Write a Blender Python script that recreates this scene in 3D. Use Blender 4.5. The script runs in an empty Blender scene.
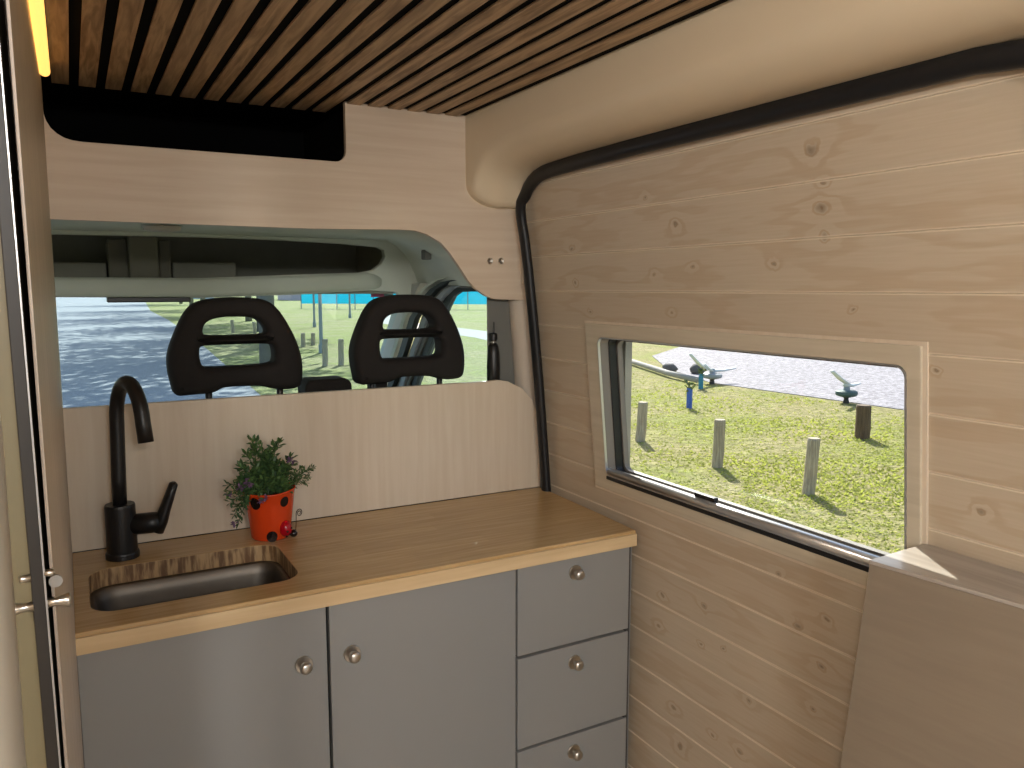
import bpy, bmesh, math, random
from math import sin, cos, pi, sqrt, exp, atan2
from mathutils import Vector, Matrix
from mathutils.geometry import delaunay_2d_cdt
random.seed(7)
S = bpy.context.scene
COL = S.collection
ZE, F = 1.45, 790.0
PSI, TH = atan2(442, math.hypot(F, 96)), math.atan(96 / F)
FW = Vector((sin(PSI)*cos(TH), cos(PSI)*cos(TH), -sin(TH)))
RT = Vector((cos(PSI), -sin(PSI), 0)); UP = RT.cross(FW)
def ray(x, y): return RT*(x-512) - UP*(y-384) + FW*F
E0 = Vector((0, 0, ZE))
def onz(x, y, z): d = ray(x, y); return E0 + d*((z-ZE)/d.z)
def ony(x, y, Y): d = ray(x, y); return E0 + d*(Y/d.y)
def onx(x, y, X): d = ray(x, y); return E0 + d*(X/d.x)
def interp(v, X, Y):
    if v <= X[0]: return Y[0]
    for i in range(len(X)-1):
        if v <= X[i+1]: return Y[i]+(Y[i+1]-Y[i])*(v-X[i])/(X[i+1]-X[i])
    return Y[-1]
WZ = [0, .6, .9, 1.15, 1.34, 1.55, 1.66, 1.75, 1.9]; WX = [1.12, 1.135, 1.13, 1.11, 1.09, 1.065, 1.044, 1.02, .97]
def xs(z): return interp(z, WZ, WX)

# ------------------------------------------------------------------ materials
class G:
    """tiny node-expression helper"""
    def __init__(s, name, rough=.5, spec=.5, metal=0):
        s.m = bpy.data.materials.new(name); s.m.use_nodes = True
        s.nt = s.m.node_tree; s.b = s.nt.nodes['Principled BSDF']
        s.b.inputs['Roughness'].default_value = rough
        s.b.inputs['Specular IOR Level'].default_value = spec
        s.b.inputs['Metallic'].default_value = metal
        tc = s.nt.nodes.new('ShaderNodeTexCoord'); s.P = tc.outputs['Object']
        sp = s.nt.nodes.new('ShaderNodeSeparateXYZ'); s.nt.links.new(s.P, sp.inputs[0])
        s.x, s.y, s.z = sp.outputs
    def put(s, i, v):
        if isinstance(v, (int, float)): i.default_value = v
        elif isinstance(v, (tuple, list)): i.default_value = v if len(v) == len(i.default_value) else (*v, 1)
        else: s.nt.links.new(v, i)
    def m_(s, op, a, b=0, c=0):
        n = s.nt.nodes.new('ShaderNodeMath'); n.operation = op
        for i, v in enumerate((a, b, c)): s.put(n.inputs[i], v)
        return n.outputs[0]
    def xyz(s, a, b, c):
        n = s.nt.nodes.new('ShaderNodeCombineXYZ')
        for i, v in enumerate((a, b, c)): s.put(n.inputs[i], v)
        return n.outputs[0]
    def noise(s, vec, scale=5, det=3, dist=0, rough=.55):
        n = s.nt.nodes.new('ShaderNodeTexNoise'); s.put(n.inputs['Vector'], vec)
        n.inputs['Scale'].default_value = scale; n.inputs['Detail'].default_value = det
        n.inputs['Distortion'].default_value = dist; n.inputs['Roughness'].default_value = rough
        return n.outputs['Fac']
    def white(s, v):
        n = s.nt.nodes.new('ShaderNodeTexWhiteNoise'); n.noise_dimensions = '1D'; s.put(n.inputs['W'], v); return n.outputs['Value']
    def rng(s, v, a, b, c=0., d=1.):
        n = s.nt.nodes.new('ShaderNodeMapRange'); n.interpolation_type = 'SMOOTHSTEP'
        for k, q in zip(range(5), (v, a, b, c, d)): s.put(n.inputs[k], q)
        return n.outputs[0]
    def mix(s, f, a, b):
        n = s.nt.nodes.new('ShaderNodeMix'); n.data_type = 'RGBA'
        s.put(n.inputs[0], f); s.put(n.inputs[6], a); s.put(n.inputs[7], b); return n.outputs[2]
    def col(s, c): s.put(s.b.inputs['Base Color'], c); return s
    def bump(s, h, st=.3, d=.002):
        n = s.nt.nodes.new('ShaderNodeBump'); n.inputs['Strength'].default_value = st; n.inputs['Distance'].default_value = d
        s.put(n.inputs['Height'], h); s.nt.links.new(n.outputs[0], s.b.inputs['Normal']); return s

def plain(name, c, rough=.5, metal=0, spec=.5, var=.06, sc=30):
    g = G(name, rough, spec, metal)
    n = g.noise(g.P, sc, 3)
    a = tuple(v*(1-var) for v in c); b = tuple(min(1, v*(1+var)) for v in c)
    g.col(g.mix(n, a, b)); return g.m

def srgb(r, g, b):
    f = lambda v: ((v/255+.055)/1.055)**2.4 if v > 10 else v/255/12.92
    return (f(r), f(g), f(b))

# plank wall with knots
def wallpt(x, y):
    d = ray(x, y); X = 1.1
    for i in range(50):
        p = E0 + d*(X/d.x); X = .5*X+.5*xs(p.z)
    return p
PZ, PH = 1.0885-.0885*8, .0885   # plank joints at PZ + n*PH
knots = [(812,150,12),(822,207,11),(825,236,8),(823,183,3),(675,224,7),(572,249,5),(575,283,5),(672,314,4),(654,274,3.5),(693,267,3),
         (773,264,3),(645,197,4),(778,573,5),(704,607,6),(701,644,4),(826,618,8),(798,627,8),(822,666,7),(813,709,4),(674,708,7),(680,746,8),
         (712,736,4),(982,510,8),(662,595,5),(658,625,5),(748,700,4),(740,752,6),(852,310,5),(590,312,4),(723,648,3),
         (935,370,5)]
kn = []
for x, y, r in knots:
    p = wallpt(x, y); kn.append((p.y, p.z, max(.0028, r*.00062*sqrt(max(p.y, .5)))))
g = G('limewashed_pine', .42, .4)
row = g.m_('FLOOR', g.m_('DIVIDE', g.m_('SUBTRACT', g.z, PZ), PH))
fr = g.m_('FRACT', g.m_('DIVIDE', g.m_('SUBTRACT', g.z, PZ), PH))
rnd = g.white(row)
wob1 = g.m_('MULTIPLY', g.m_('SUBTRACT', g.noise(g.P, 34, 2), .5), .016); wob2 = g.m_('MULTIPLY', g.m_('SUBTRACT', g.noise(g.xyz(g.z, g.y, g.x), 40, 2), .5), .016)
KY = g.m_('ADD', g.y, wob1); KZ = g.m_('ADD', g.z, wob2)
D = None
for ky, kz, kr in kn:
    dy = g.m_('MULTIPLY', g.m_('SUBTRACT', KY, ky), .7/kr); dz = g.m_('MULTIPLY', g.m_('SUBTRACT', KZ, kz), 1/kr)
    d = g.m_('SQRT', g.m_('ADD', g.m_('MULTIPLY', dy, dy), g.m_('MULTIPLY', dz, dz)))
    D = d if D is None else g.m_('SMOOTH_MIN', D, d, .8)
off = g.m_('MULTIPLY', rnd, 37.)
n1 = g.noise(g.xyz(off, g.m_('MULTIPLY', g.y, 1.3), g.m_('ADD', g.m_('MULTIPLY', g.z, 9), off)), 1.6, 3)
near = g.m_('EXPONENT', g.m_('MULTIPLY', D, -.45))
ph = g.m_('ADD', g.m_('MULTIPLY', n1, 26), g.m_('MULTIPLY', near, 14))
ring = g.m_('SINE', ph)
fine = g.noise(g.xyz(off, g.m_('MULTIPLY', g.y, 4), g.m_('MULTIPLY', g.z, 110)), 2.2, 4)
c0 = g.mix(fine, srgb(182,166,143), srgb(200,186,164))
c1 = g.mix(g.m_('MULTIPLY', g.rng(ring, .2, 1.), g.m_('ADD', .27, g.m_('MULTIPLY', near, .5))), c0, srgb(166,136,102))
c2 = g.mix(g.m_('MULTIPLY', g.white(g.m_('ADD', row, .5)), .22), c1, srgb(172,154,132))
c3 = g.mix(g.rng(D, 1.7, .2, 0, .62), c2, srgb(112,92,70))
edge = g.m_('MINIMUM', fr, g.m_('SUBTRACT', 1, fr))
c4 = g.mix(g.rng(edge, .04, .014, 0, .85), c3, srgb(226,212,190))
g.col(g.mix(g.rng(edge, .006, .0, 0, .2), c4, srgb(120,100,80)))
g.bump(g.m_('ADD', g.m_('MULTIPLY', fine, .3), g.rng(edge, 0, .03)), .35, .0012)
PINE = g.m

def washed(name, a, b, ax='x', s=1., rough=.45, mottled=.15):
    g = G(name, rough, .4)
    v = {'x': g.xyz(g.m_('MULTIPLY', g.x, 1.2), g.y, g.m_('MULTIPLY', g.z, 22)),
         'z': g.xyz(g.m_('MULTIPLY', g.x, 22), g.m_('MULTIPLY', g.y, 22), g.m_('MULTIPLY', g.z, 1.2)),
         'y': g.xyz(g.m_('MULTIPLY', g.x, 22), g.m_('MULTIPLY', g.y, 1.2), g.m_('MULTIPLY', g.z, 22))}[ax]
    n = g.noise(v, 2.6*s, 5, .3); n2 = g.noise(g.P, 5, 2)
    c = g.mix(g.rng(n, .3, .72), a, b)
    g.col(g.mix(g.m_('MULTIPLY', n2, mottled), c, tuple(q*.7 for q in a)))
    g.bump(n, .12, .001); return g.m
PANEL = washed('washed_plywood', srgb(205,186,163), srgb(214,198,177), 'x')
PANELL = washed('washed_plywood_low', srgb(210,194,172), srgb(217,203,183), 'z', 1.2)
SIDEP = washed('washed_side_panel', srgb(188,172,156), srgb(204,190,174), 'z')
CREAM = plain('cream_moulding', srgb(212,196,168), .42, 0, .4, .03, 6)
TRIMW = washed('washed_trim', srgb(190,178,156), srgb(204,193,172), 'y', 1, .4)
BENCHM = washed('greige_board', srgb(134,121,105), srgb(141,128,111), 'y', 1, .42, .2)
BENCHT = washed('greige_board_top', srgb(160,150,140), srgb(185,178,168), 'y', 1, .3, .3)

g = G('oak_worktop', .24, .5)
stave = g.m_('FLOOR', g.m_('DIVIDE', g.y, .043))
so = g.m_('MULTIPLY', g.white(stave), 13.)
seg = g.m_('FLOOR', g.m_('ADD', g.m_('MULTIPLY', g.x, 2.1), so))
tone = g.white(g.m_('ADD', g.m_('MULTIPLY', seg, 3.7), stave))
n = g.noise(g.xyz(g.m_('MULTIPLY', g.x, 3), g.m_('MULTIPLY', g.y, 60), g.m_('MULTIPLY', g.z, 60)), 2.2, 5, .6)
n2 = g.noise(g.xyz(g.m_('MULTIPLY', g.x, 2), g.m_('MULTIPLY', g.y, 9), g.z), 2.2, 3)
c = g.mix(g.rng(n, .3, .7), srgb(182,148,98), srgb(204,172,122))
c = g.mix(g.m_('MULTIPLY', tone, .22), c, srgb(158,122,78))
g.col(g.mix(g.m_('MULTIPLY', n2, .35), c, srgb(190,156,114))); g.bump(n, .08, .0006)
OAK = g.m
OAKE = washed('oak_edging', srgb(205,176,134), srgb(218,192,150), 'x', 1, .4)
g = G('oak_end_grain', .5)
n = g.noise(g.xyz(g.m_('MULTIPLY', g.x, 55), g.m_('MULTIPLY', g.y, 55), g.m_('MULTIPLY', g.z, 8)), 2.0, 4)
g.col(g.mix(g.rng(n, .38, .62), srgb(112,82,54), srgb(182,150,108))); OAKC = g.m

g = G('walnut_slats', .5, .35)
sl = g.m_('FLOOR', g.m_('DIVIDE', g.m_('SUBTRACT', g.x, .032), .0495))
so = g.m_('MULTIPLY', g.white(sl), 31)
n = g.noise(g.xyz(g.m_('ADD', g.m_('MULTIPLY', g.x, 40), so), g.m_('MULTIPLY', g.y, 3), g.m_('ADD', so, g.m_('MULTIPLY', g.z, 20))), 2.3, 5, .7)
c = g.mix(g.rng(n, .3, .7), srgb(126,102,76), srgb(194,164,128))
g.col(g.mix(g.m_('MULTIPLY', g.white(g.m_('ADD', sl, .3)), .45), c, srgb(176,150,120))); g.bump(n, .2, .001)
WALNUT = g.m

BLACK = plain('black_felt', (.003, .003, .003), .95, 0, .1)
RUBBER = plain('black_rubber', (.010, .010, .011), .42, 0, .4)
MATTE = plain('matte_black_metal', (.010, .009, .009), .38, 0, .5)
GREYP = plain('grey_lacquer', srgb(138,138,136), .33, 0, .5, .02, 4)
DARKG = plain('dark_carcass', srgb(60,58,56), .6)
NICKEL = plain('brushed_nickel', srgb(198,192,182), .3, 1, .5, .05, 60)
STEEL = plain('brushed_steel', srgb(150,146,140), .3, 1, .5, .08, 40)
BOWL = plain('satin_bowl_steel', srgb(118,112,104), .5, 1, .5, .08, 40)
ALU = plain('anodised_aluminium', srgb(205,205,205), .3, .8, .5, .03)
GREYA = plain('grey_gasket', srgb(120,114,106), .5)
HEAD = plain('grey_headliner', srgb(208,212,198), .75, 0, .2, .05, 14)
HEADD = plain('dark_tray_lining', srgb(150,150,136), .85, 0, .2, .1, 14)
BOXM = plain('shelf_box_grey', srgb(120,118,104), .7, 0, .2)
PILLAR = plain('pillar_trim', srgb(186,184,176), .55, 0, .3, .03)
PILLARD = plain('pillar_dark_trim', srgb(112,112,106), .6, 0, .3, .03)
PBEIGE = plain('pillar_beige', srgb(196,184,168), .5, 0, .3, .03)
DGREEN = plain('door_seal_dark', srgb(48,56,54), .6)
SEAT = plain('charcoal_upholstery', (.022, .018, .016), .8, 0, .25, .15, 60)
OLIVE = washed('olive_beige_lining', srgb(112,103,78), srgb(122,113,86), 'z', .6)
WHITEG = plain('white_gelcoat', srgb(160,154,142), .35, 0, .5, .02)
ORANGE = plain('orange_ceramic', srgb(208,66,24), .25, 0, .5, .05)
SPOT = plain('black_glaze', (.012, .006, .005), .25)
REDL = plain('red_lacquer', srgb(175,12,30), .2)
SOIL = plain('soil', (.03, .02, .012), .9)
LEAF = plain('leaf_green', (.075, .14, .04), .45, 0, .4, .6, 25)
LEAFD = plain('leaf_dark', (.04, .085, .028), .5, 0, .4, .5, 25)
PURPLE = plain('purple_bloom', (.16, .09, .16), .6, 0, .3, .4, 60)
FLOORM = washed('vinyl_floor', srgb(178,166,150), srgb(198,186,170), 'y', .6, .4)
TEAL = plain('teal_fence_sheet', srgb(90,225,240), .6, 0, .3, .12, 2)
_nt = TEAL.node_tree; _b = _nt.nodes['Principled BSDF']; _t = _nt.nodes.new('ShaderNodeBsdfTranslucent'); _t.inputs[0].default_value = (.10, .62, .75, 1)
_m = _nt.nodes.new('ShaderNodeMixShader'); _m.inputs[0].default_value = .5; _nt.links.new(_b.outputs[0], _m.inputs[1]); _nt.links.new(_t.outputs[0], _m.inputs[2]); _nt.links.new(_m.outputs[0], _nt.nodes['Material Output'].inputs[0])
POSTM = washed('weathered_pine', srgb(150,136,114), srgb(200,184,156), 'z', 1.2, .8)
POSTD = washed('weathered_dark_pine', srgb(88,70,52), srgb(120,98,76), 'z', 1.2, .8)
GREYC = plain('grey_cast', srgb(150,156,160), .6)
GREEND = plain('dark_green_cast', srgb(70,96,96), .6)
WHW_ = plain('pale_blade_paint', srgb(222,224,222), .6)
BLUE = plain('blue_sleeve', srgb(40,96,190), .5)
TEALS = plain('teal_sleeve', srgb(20,130,160), .5)
BARK = plain('grey_bark', srgb(130,124,116), .9, 0, .2, .2, 5)
CONC = plain('pale_concrete', srgb(160,156,150), .8)
g = G('mown_grass', .9, .1)
n = g.noise(g.P, .55, 3, .4); n2 = g.noise(g.P, 7, 5, .3, .7); n3 = g.noise(g.P, 40, 2)
c = g.mix(g.rng(n, .38, .62), (.25, .29, .05), (.37, .31, .16))
c = g.mix(g.rng(n2, .35, .66), tuple(q*.62 for q in (.27, .25, .09)), c)
g.col(g.mix(g.rng(n3, .3, .7, 0, .4), c, (.44, .43, .17))); g.bump(n2, 1, .08); GRASS = g.m
BLADE = plain('grass_blades', (.36, .38, .10), .8, 0, .15, .4, 3)
_nt = BLADE.node_tree; _b = _nt.nodes['Principled BSDF']; _t = _nt.nodes.new('ShaderNodeBsdfTranslucent'); _t.inputs[0].default_value = (.42, .46, .09, 1)
_m = _nt.nodes.new('ShaderNodeMixShader'); _m.inputs[0].default_value = .5; _nt.links.new(_b.outputs[0], _m.inputs[1]); _nt.links.new(_t.outputs[0], _m.inputs[2]); _nt.links.new(_m.outputs[0], _nt.nodes['Material Output'].inputs[0])
g = G('asphalt', .85, .2)
n = g.noise(g.P, 26, 4); n2 = g.noise(g.P, .5, 2)
c = g.mix(g.rng(n, .35, .65), (.20, .195, .20), (.34, .33, .335)); g.col(g.mix(g.m_('MULTIPLY', n2, .35), c, (.33, .32, .325))); ASPH = g.m
g = G('speckled_asphalt', .85, .2)
n = g.noise(g.P, 9, 5, .2, .8); g.col(g.mix(g.rng(n, .38, .62), (.17, .158, .175), (.37, .352, .38))); ASPH2 = g.m
g = G('gravel', .95, .1)
n = g.noise(g.P, 14, 4); g.col(g.mix(n, (.34, .31, .27), (.5, .47, .42))); GRAVEL = g.m

def glass(name, tint=(1, 1, 1), gl=.06):
    m = bpy.data.materials.new(name); m.use_nodes = True; nt = m.node_tree; nt.nodes.clear()
    o = nt.nodes.new('ShaderNodeOutputMaterial'); mx = nt.nodes.new('ShaderNodeMixShader')
    t = nt.nodes.new('ShaderNodeBsdfTransparent'); t.inputs[0].default_value = (*tint, 1)
    gsl = nt.nodes.new('ShaderNodeBsdfGlossy'); gsl.inputs['Roughness'].default_value = .02
    mx.inputs[0].default_value = gl
    nt.links.new(t.outputs[0], mx.inputs[1]); nt.links.new(gsl.outputs[0], mx.inputs[2]); nt.links.new(mx.outputs[0], o.inputs[0])
    return m
GLASS = glass('window_glass', (.97, .99, .98), .04)
WGLASS = glass('windscreen_glass', (.86, .97, 1.0), .05)
def emit(name, c, s):
    m = bpy.data.materials.new(name); m.use_nodes = True; nt = m.node_tree; b = nt.nodes['Principled BSDF']
    b.inputs['Base Color'].default_value = (*c, 1); b.inputs['Emission Color'].default_value = (*c, 1); b.inputs['Emission Strength'].default_value = s
    return m
LED = emit('warm_led_tube', (1, .50, .12), 1.7)
FILL = emit('fill_lamp_lens', (1, .86, .66), 6)  # glowing lens of the fill lamps added behind the camera

# ------------------------------------------------------------------ mesh helpers
def link(name, bm, mat, parent=None, smooth=False, bevel=0, **kw):
    me = bpy.data.meshes.new(name)
    bmesh.ops.recalc_face_normals(bm, faces=bm.faces[:]); bm.to_mesh(me); bm.free()
    o = bpy.data.objects.new(name, me); COL.objects.link(o)
    for m in (mat if isinstance(mat, list) else [mat]): me.materials.append(m)
    if smooth:
        for p in me.polygons: p.use_smooth = True
    if bevel:
        md = o.modifiers.new('bevel', 'BEVEL'); md.width = bevel; md.segments = 2; md.limit_method = 'ANGLE'; md.angle_limit = .6
    if parent is not None: o.parent = parent
    for k, v in kw.items(): o[k] = v
    return o
def thing(name, loc, label, cat, group=None):
    o = bpy.data.objects.new(name, None); COL.objects.link(o); o.location = loc; o.empty_display_size = .05
    o['label'] = label; o['category'] = cat
    if group: o['group'] = group
    return o
def tag(o, label, cat, group=None):
    o['label'] = label; o['category'] = cat
    if group: o['group'] = group
    return o
def struct(name, bm, mat, **kw): return link(name, bm, mat, kind='structure', **kw)
def B(): return bmesh.new()
def box(bm, x0, x1, y0, y1, z0, z1, o=(0, 0, 0), mi=0):
    v = [bm.verts.new((x-o[0], y-o[1], z-o[2])) for z in (z0, z1) for y in (y0, y1) for x in (x0, x1)]
    for f in ((0,1,3,2), (4,6,7,5), (0,4,5,1), (2,3,7,6), (0,2,6,4), (1,5,7,3)):
        bm.faces.new([v[i] for i in f]).material_index = mi
    return v
def hexa(bm, lo, hi, o=(0, 0, 0)):
    """lo, hi: four points each, same order"""
    a = [bm.verts.new(Vector(p)-Vector(o)) for p in lo]; b = [bm.verts.new(Vector(p)-Vector(o)) for p in hi]
    bm.faces.new(a[::-1]); bm.faces.new(b)
    for i in range(4): bm.faces.new((a[i], a[(i+1) % 4], b[(i+1) % 4], b[i]))
def lathe(bm, prof, n=28, c=(0, 0, 0), ax='z', cap=True):
    c = Vector(c); rings = []
    for r, h in prof:
        R_ = []
        for i in range(n):
            a = 2*pi*i/n; u, v = r*cos(a), r*sin(a)
            p = Vector((u, v, h)) if ax == 'z' else (Vector((u, h, v)) if ax == 'y' else Vector((h, u, v)))
            R_.append(bm.verts.new(p+c))
        rings.append(R_)
    for a, b in zip(rings, rings[1:]):
        for i in range(n): bm.faces.new((a[i], a[(i+1) % n], b[(i+1) % n], b[i]))
    if cap: bm.faces.new(rings[0][::-1]); bm.faces.new(rings[-1])
def tube(bm, pts, r, n=12, cap=True, flat=1.0, upv=(0, 0, 1)):
    """sweep; r number or list; flat squashes across upv"""
    pts = [Vector(p) for p in pts]; rings = []; prev = None
    for i, p in enumerate(pts):
        t = (pts[min(i+1, len(pts)-1)]-pts[max(i-1, 0)]).normalized()
        a = prev if prev is not None else Vector(upv)
        s = t.cross(a)
        if s.length < 1e-4: s = t.cross(Vector((1, 0, .1)))
        s.normalize(); w = s.cross(t).normalized(); prev = w
        rr = r[i] if isinstance(r, (list, tuple)) else r
        rings.append([bm.verts.new(p + s*(rr*cos(2*pi*k/n)) + w*(rr*flat*sin(2*pi*k/n))) for k in range(n)])
    for a, b in zip(rings, rings[1:]):
        for i in range(n): bm.faces.new((a[i], a[(i+1) % n], b[(i+1) % n], b[i]))
    if cap: bm.faces.new(rings[0][::-1]); bm.faces.new(rings[-1])
def prism(bm, pts, d, mi=0):
    """pts: 3D polygon, d: extrusion vector"""
    a = [bm.verts.new(p) for p in pts]; b = [bm.verts.new(Vector(p)+Vector(d)) for p in pts]
    f1 = bm.faces.new(a); f2 = bm.faces.new(b[::-1]); n = len(a)
    for i in range(n): bm.faces.new((a[i], b[i], b[(i+1) % n], a[(i+1) % n]))
def grid(bm, P):
    V = [[bm.verts.new(p) for p in r] for r in P]
    for i in range(len(V)-1):
        for j in range(len(V[0])-1): bm.faces.new((V[i][j], V[i+1][j], V[i+1][j+1], V[i][j+1]))
    return V
def arc(cx, cy, r, a0, a1, n=8): return [(cx+r*cos(a0+(a1-a0)*i/n), cy+r*sin(a0+(a1-a0)*i/n)) for i in range(n+1)]
def rrect(x0, x1, y0, y1, r, n=6):
    return arc(x1-r, y1-r, r, 0, pi/2, n)+arc(x0+r, y1-r, r, pi/2, pi, n)+arc(x0+r, y0+r, r, pi, 1.5*pi, n)+arc(x1-r, y0+r, r, 1.5*pi, 2*pi, n)
def smooth_closed(p, it=2):
    for _ in range(it):
        q = []
        for i in range(len(p)):
            a, b = p[i], p[(i+1) % len(p)]
            q += [(a[0]*.75+b[0]*.25, a[1]*.75+b[1]*.25), (a[0]*.25+b[0]*.75, a[1]*.25+b[1]*.75)]
        p = q
    return p
def area2(p): return sum(p[i][0]*p[(i+1) % len(p)][1]-p[(i+1) % len(p)][0]*p[i][1] for i in range(len(p)))
def inset(p, d):
    """shift a counter-clockwise outline inward by d"""
    n = len(p); out = []
    for i in range(n):
        a, b, c = p[i-1], p[i], p[(i+1) % n]
        e1 = (b[0]-a[0], b[1]-a[1]); e2 = (c[0]-b[0], c[1]-b[1])
        l1 = math.hypot(*e1) or 1e-9; l2 = math.hypot(*e2) or 1e-9
        n1 = (-e1[1]/l1, e1[0]/l1); n2 = (-e2[1]/l2, e2[0]/l2)
        m = (n1[0]+n2[0], n1[1]+n2[1]); k = m[0]*m[0]+m[1]*m[1] or 1e-9
        f = min(2*d/k, 2.0*d)
        out.append((b[0]+m[0]*f, b[1]+m[1]*f))
    return out
def slab_xz(outline, holes, y0, depth, bev=0.0, seg=5):
    """2D shape in x,z with holes, thick along y (y0 .. y0+depth), rims rounded by bev"""
    polys = [outline if area2(outline) > 0 else outline[::-1]]+[h if area2(h) < 0 else h[::-1] for h in holes]
    caps = [inset(q, bev) if bev else q for q in polys]
    flatp = [p for q in caps for p in q]; ed = []; b0 = 0
    for q in caps: ed += [(b0+i, b0+(i+1) % len(q)) for i in range(len(q))]; b0 += len(q)
    r = delaunay_2d_cdt([Vector(p) for p in flatp], ed, [], 0, 1e-7); cv = [tuple(v) for v in r[0]]
    def within(x, z):
        c = False
        for q in caps:
            for i in range(len(q)):
                (x1, z1), (x2, z2) = q[i-1], q[i]
                if (z1 > z) != (z2 > z) and x < (x2-x1)*(z-z1)/(z2-z1)+x1: c = not c
        return c
    tris = [f for f in r[2] if within(sum(cv[k][0] for k in f)/len(f), sum(cv[k][1] for k in f)/len(f))]; flatp = cv
    bm = B()
    for yy in (y0, y0+depth):
        vs_ = [bm.verts.new((x, yy, z)) for x, z in flatp]
        for t in tris:
            try: bm.faces.new([vs_[k] for k in t])
            except ValueError: pass
    for q in polys:
        lv = []
        if bev:
            for k in range(seg+1):
                a = pi/2*k/seg; lv.append((inset(q, bev*(1-sin(a))), y0+bev*(1-cos(a))))
            lv += [(p, 2*y0+depth-y) for p, y in lv[::-1]]
        else: lv = [(q, y0), (q, y0+depth)]
        V_ = [[bm.verts.new((x, y, z)) for x, z in p] for p, y in lv]; n = len(q)
        for a, b in zip(V_, V_[1:]):
            for i in range(n): bm.faces.new((a[i], a[(i+1) % n], b[(i+1) % n], b[i]))
    bmesh.ops.remove_doubles(bm, verts=bm.verts[:], dist=1e-5)
    return bm

# ------------------------------------------------------------------ van shell
YP = 1.842                      # partition plane
Y0 = -2.3                       # open rear doors
ZC = 1.873                      # underside of the slats
bm = B(); box(bm, -.78, 1.16, Y0, 4.0, -.08, 0); struct('floor', bm, FLOORM)
# ceiling: black backing with timber slats
bm = B(); box(bm, -.78, .905, Y0, 1.99, ZC+.005, ZC+.05)
ceil = struct('ceiling', bm, BLACK)
bm = B()
k = -16
while True:
    xa = .032+.0495*k+.009; xb = xa+.0315
    if xa > .88: break
    if xa < -.76: k += 1; continue
    box(bm, xa, min(xb, .892), Y0, 1.955 if xa < .545 else YP-.002, ZC, ZC+.0045); k += 1
link('slat_panel', bm, WALNUT, ceil)
bm = B(); box(bm, -.85, 1.3, Y0, 1.99, ZC+.06, ZC+.12)
struct('roof', bm, CREAM)

# right wall: sliding door lined with planks, hole for the window
HY0, HY1, HZ0, HZ1 = .738, 1.535, .998, 1.335
zl = sorted(set([0, .2, .4, .6, .75, .9, 1.02, 1.15, 1.25, 1.30, 1.45, 1.55, 1.61, 1.66, 1.70, 1.742]+[HZ0-.004, HZ1+.004]+[round(PZ+PH*i+e, 4) for i in range(-3, 16) for e in (-.0012, 0, .0012) if 0 < PZ+PH*i < 1.735]))
yl = [Y0, 0, HY0-.004, HY1+.004, 1.825]
bm = B()
def wx(z):
    f = ((z-PZ)/PH) % 1; return xs(z)+(.0022 if min(f, 1-f) < .004 else 0)
V = {}
def vv(i, j, d):
    key = (i, j, d)
    if key not in V: V[key] = bm.verts.new((wx(zl[j])+d, yl[i], zl[j]))
    return V[key]
for i in range(len(yl)-1):
    for j in range(len(zl)-1):
        if i == 2 and HZ0-.005 <= zl[j] and zl[j+1] <= HZ1+.005: continue
        bm.faces.new((vv(i, j, 0), vv(i, j+1, 0), vv(i+1, j+1, 0), vv(i+1, j, 0)))
wall = struct('wall_right', bm, PINE)
md = wall.modifiers.new('thick', 'SOLIDIFY'); md.thickness = .012; md.offset = 1
wall.data.update()
md.offset = 1 if wall.data.polygons[0].normal.x > 0 else -1
# outer skin
bm = B()
box(bm, 1.19, 1.21, Y0, HY0-.03, -.1, 1.75); box(bm, 1.19, 1.21, HY1+.03, YP+.02, -.1, 1.75)
box(bm, 1.19, 1.21, HY0-.03, HY1+.03, -.1, HZ0-.03); box(bm, 1.19, 1.21, HY0-.03, HY1+.03, HZ1+.03, 1.75)
box(bm, 1.0, 1.21, Y0, YP+.02, 1.75, 1.95)
struct('wall_right_skin', bm, WHITEG)
bm = B(); box(bm, -.80, -.78, Y0, 1.99, 0, 1.93); struct('wall_left', bm, PANEL)

# window in the sliding door
def ringx(bm, rect, ins_a, ins_b, xo_a, xo_b, r):
    """frame between two inset outlines; xo offsets from the wall surface (a = toward the room)"""
    y0, y1, z0, z1 = rect
    A = rrect(y0+ins_a, y1-ins_a, z0+ins_a, z1-ins_a, max(r-ins_a, .002)); C = rrect(y0+ins_b, y1-ins_b, z0+ins_b, z1-ins_b, max(r-ins_b, .002))
    n = len(A)
    L = [[bm.verts.new((xs(z)+xo, y, z)) for y, z in Q] for Q, xo in ((A, xo_a), (C, xo_a), (C, xo_b), (A, xo_b))]
    for a, b in zip(L, L[1:]+L[:1]):
        for i in range(n): bm.faces.new((a[i], a[(i+1) % n], b[(i+1) % n], b[i]))
win = bpy.data.objects.new('window_1', None); COL.objects.link(win); win['kind'] = 'structure'; win.location = (0, 0, 0)
bm = B()
rt = (.716, 1.583, .962, 1.366)
A = [(rt[0], rt[2]), (rt[1], rt[2]), (rt[1], rt[3]), (rt[0], rt[3])]
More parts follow.
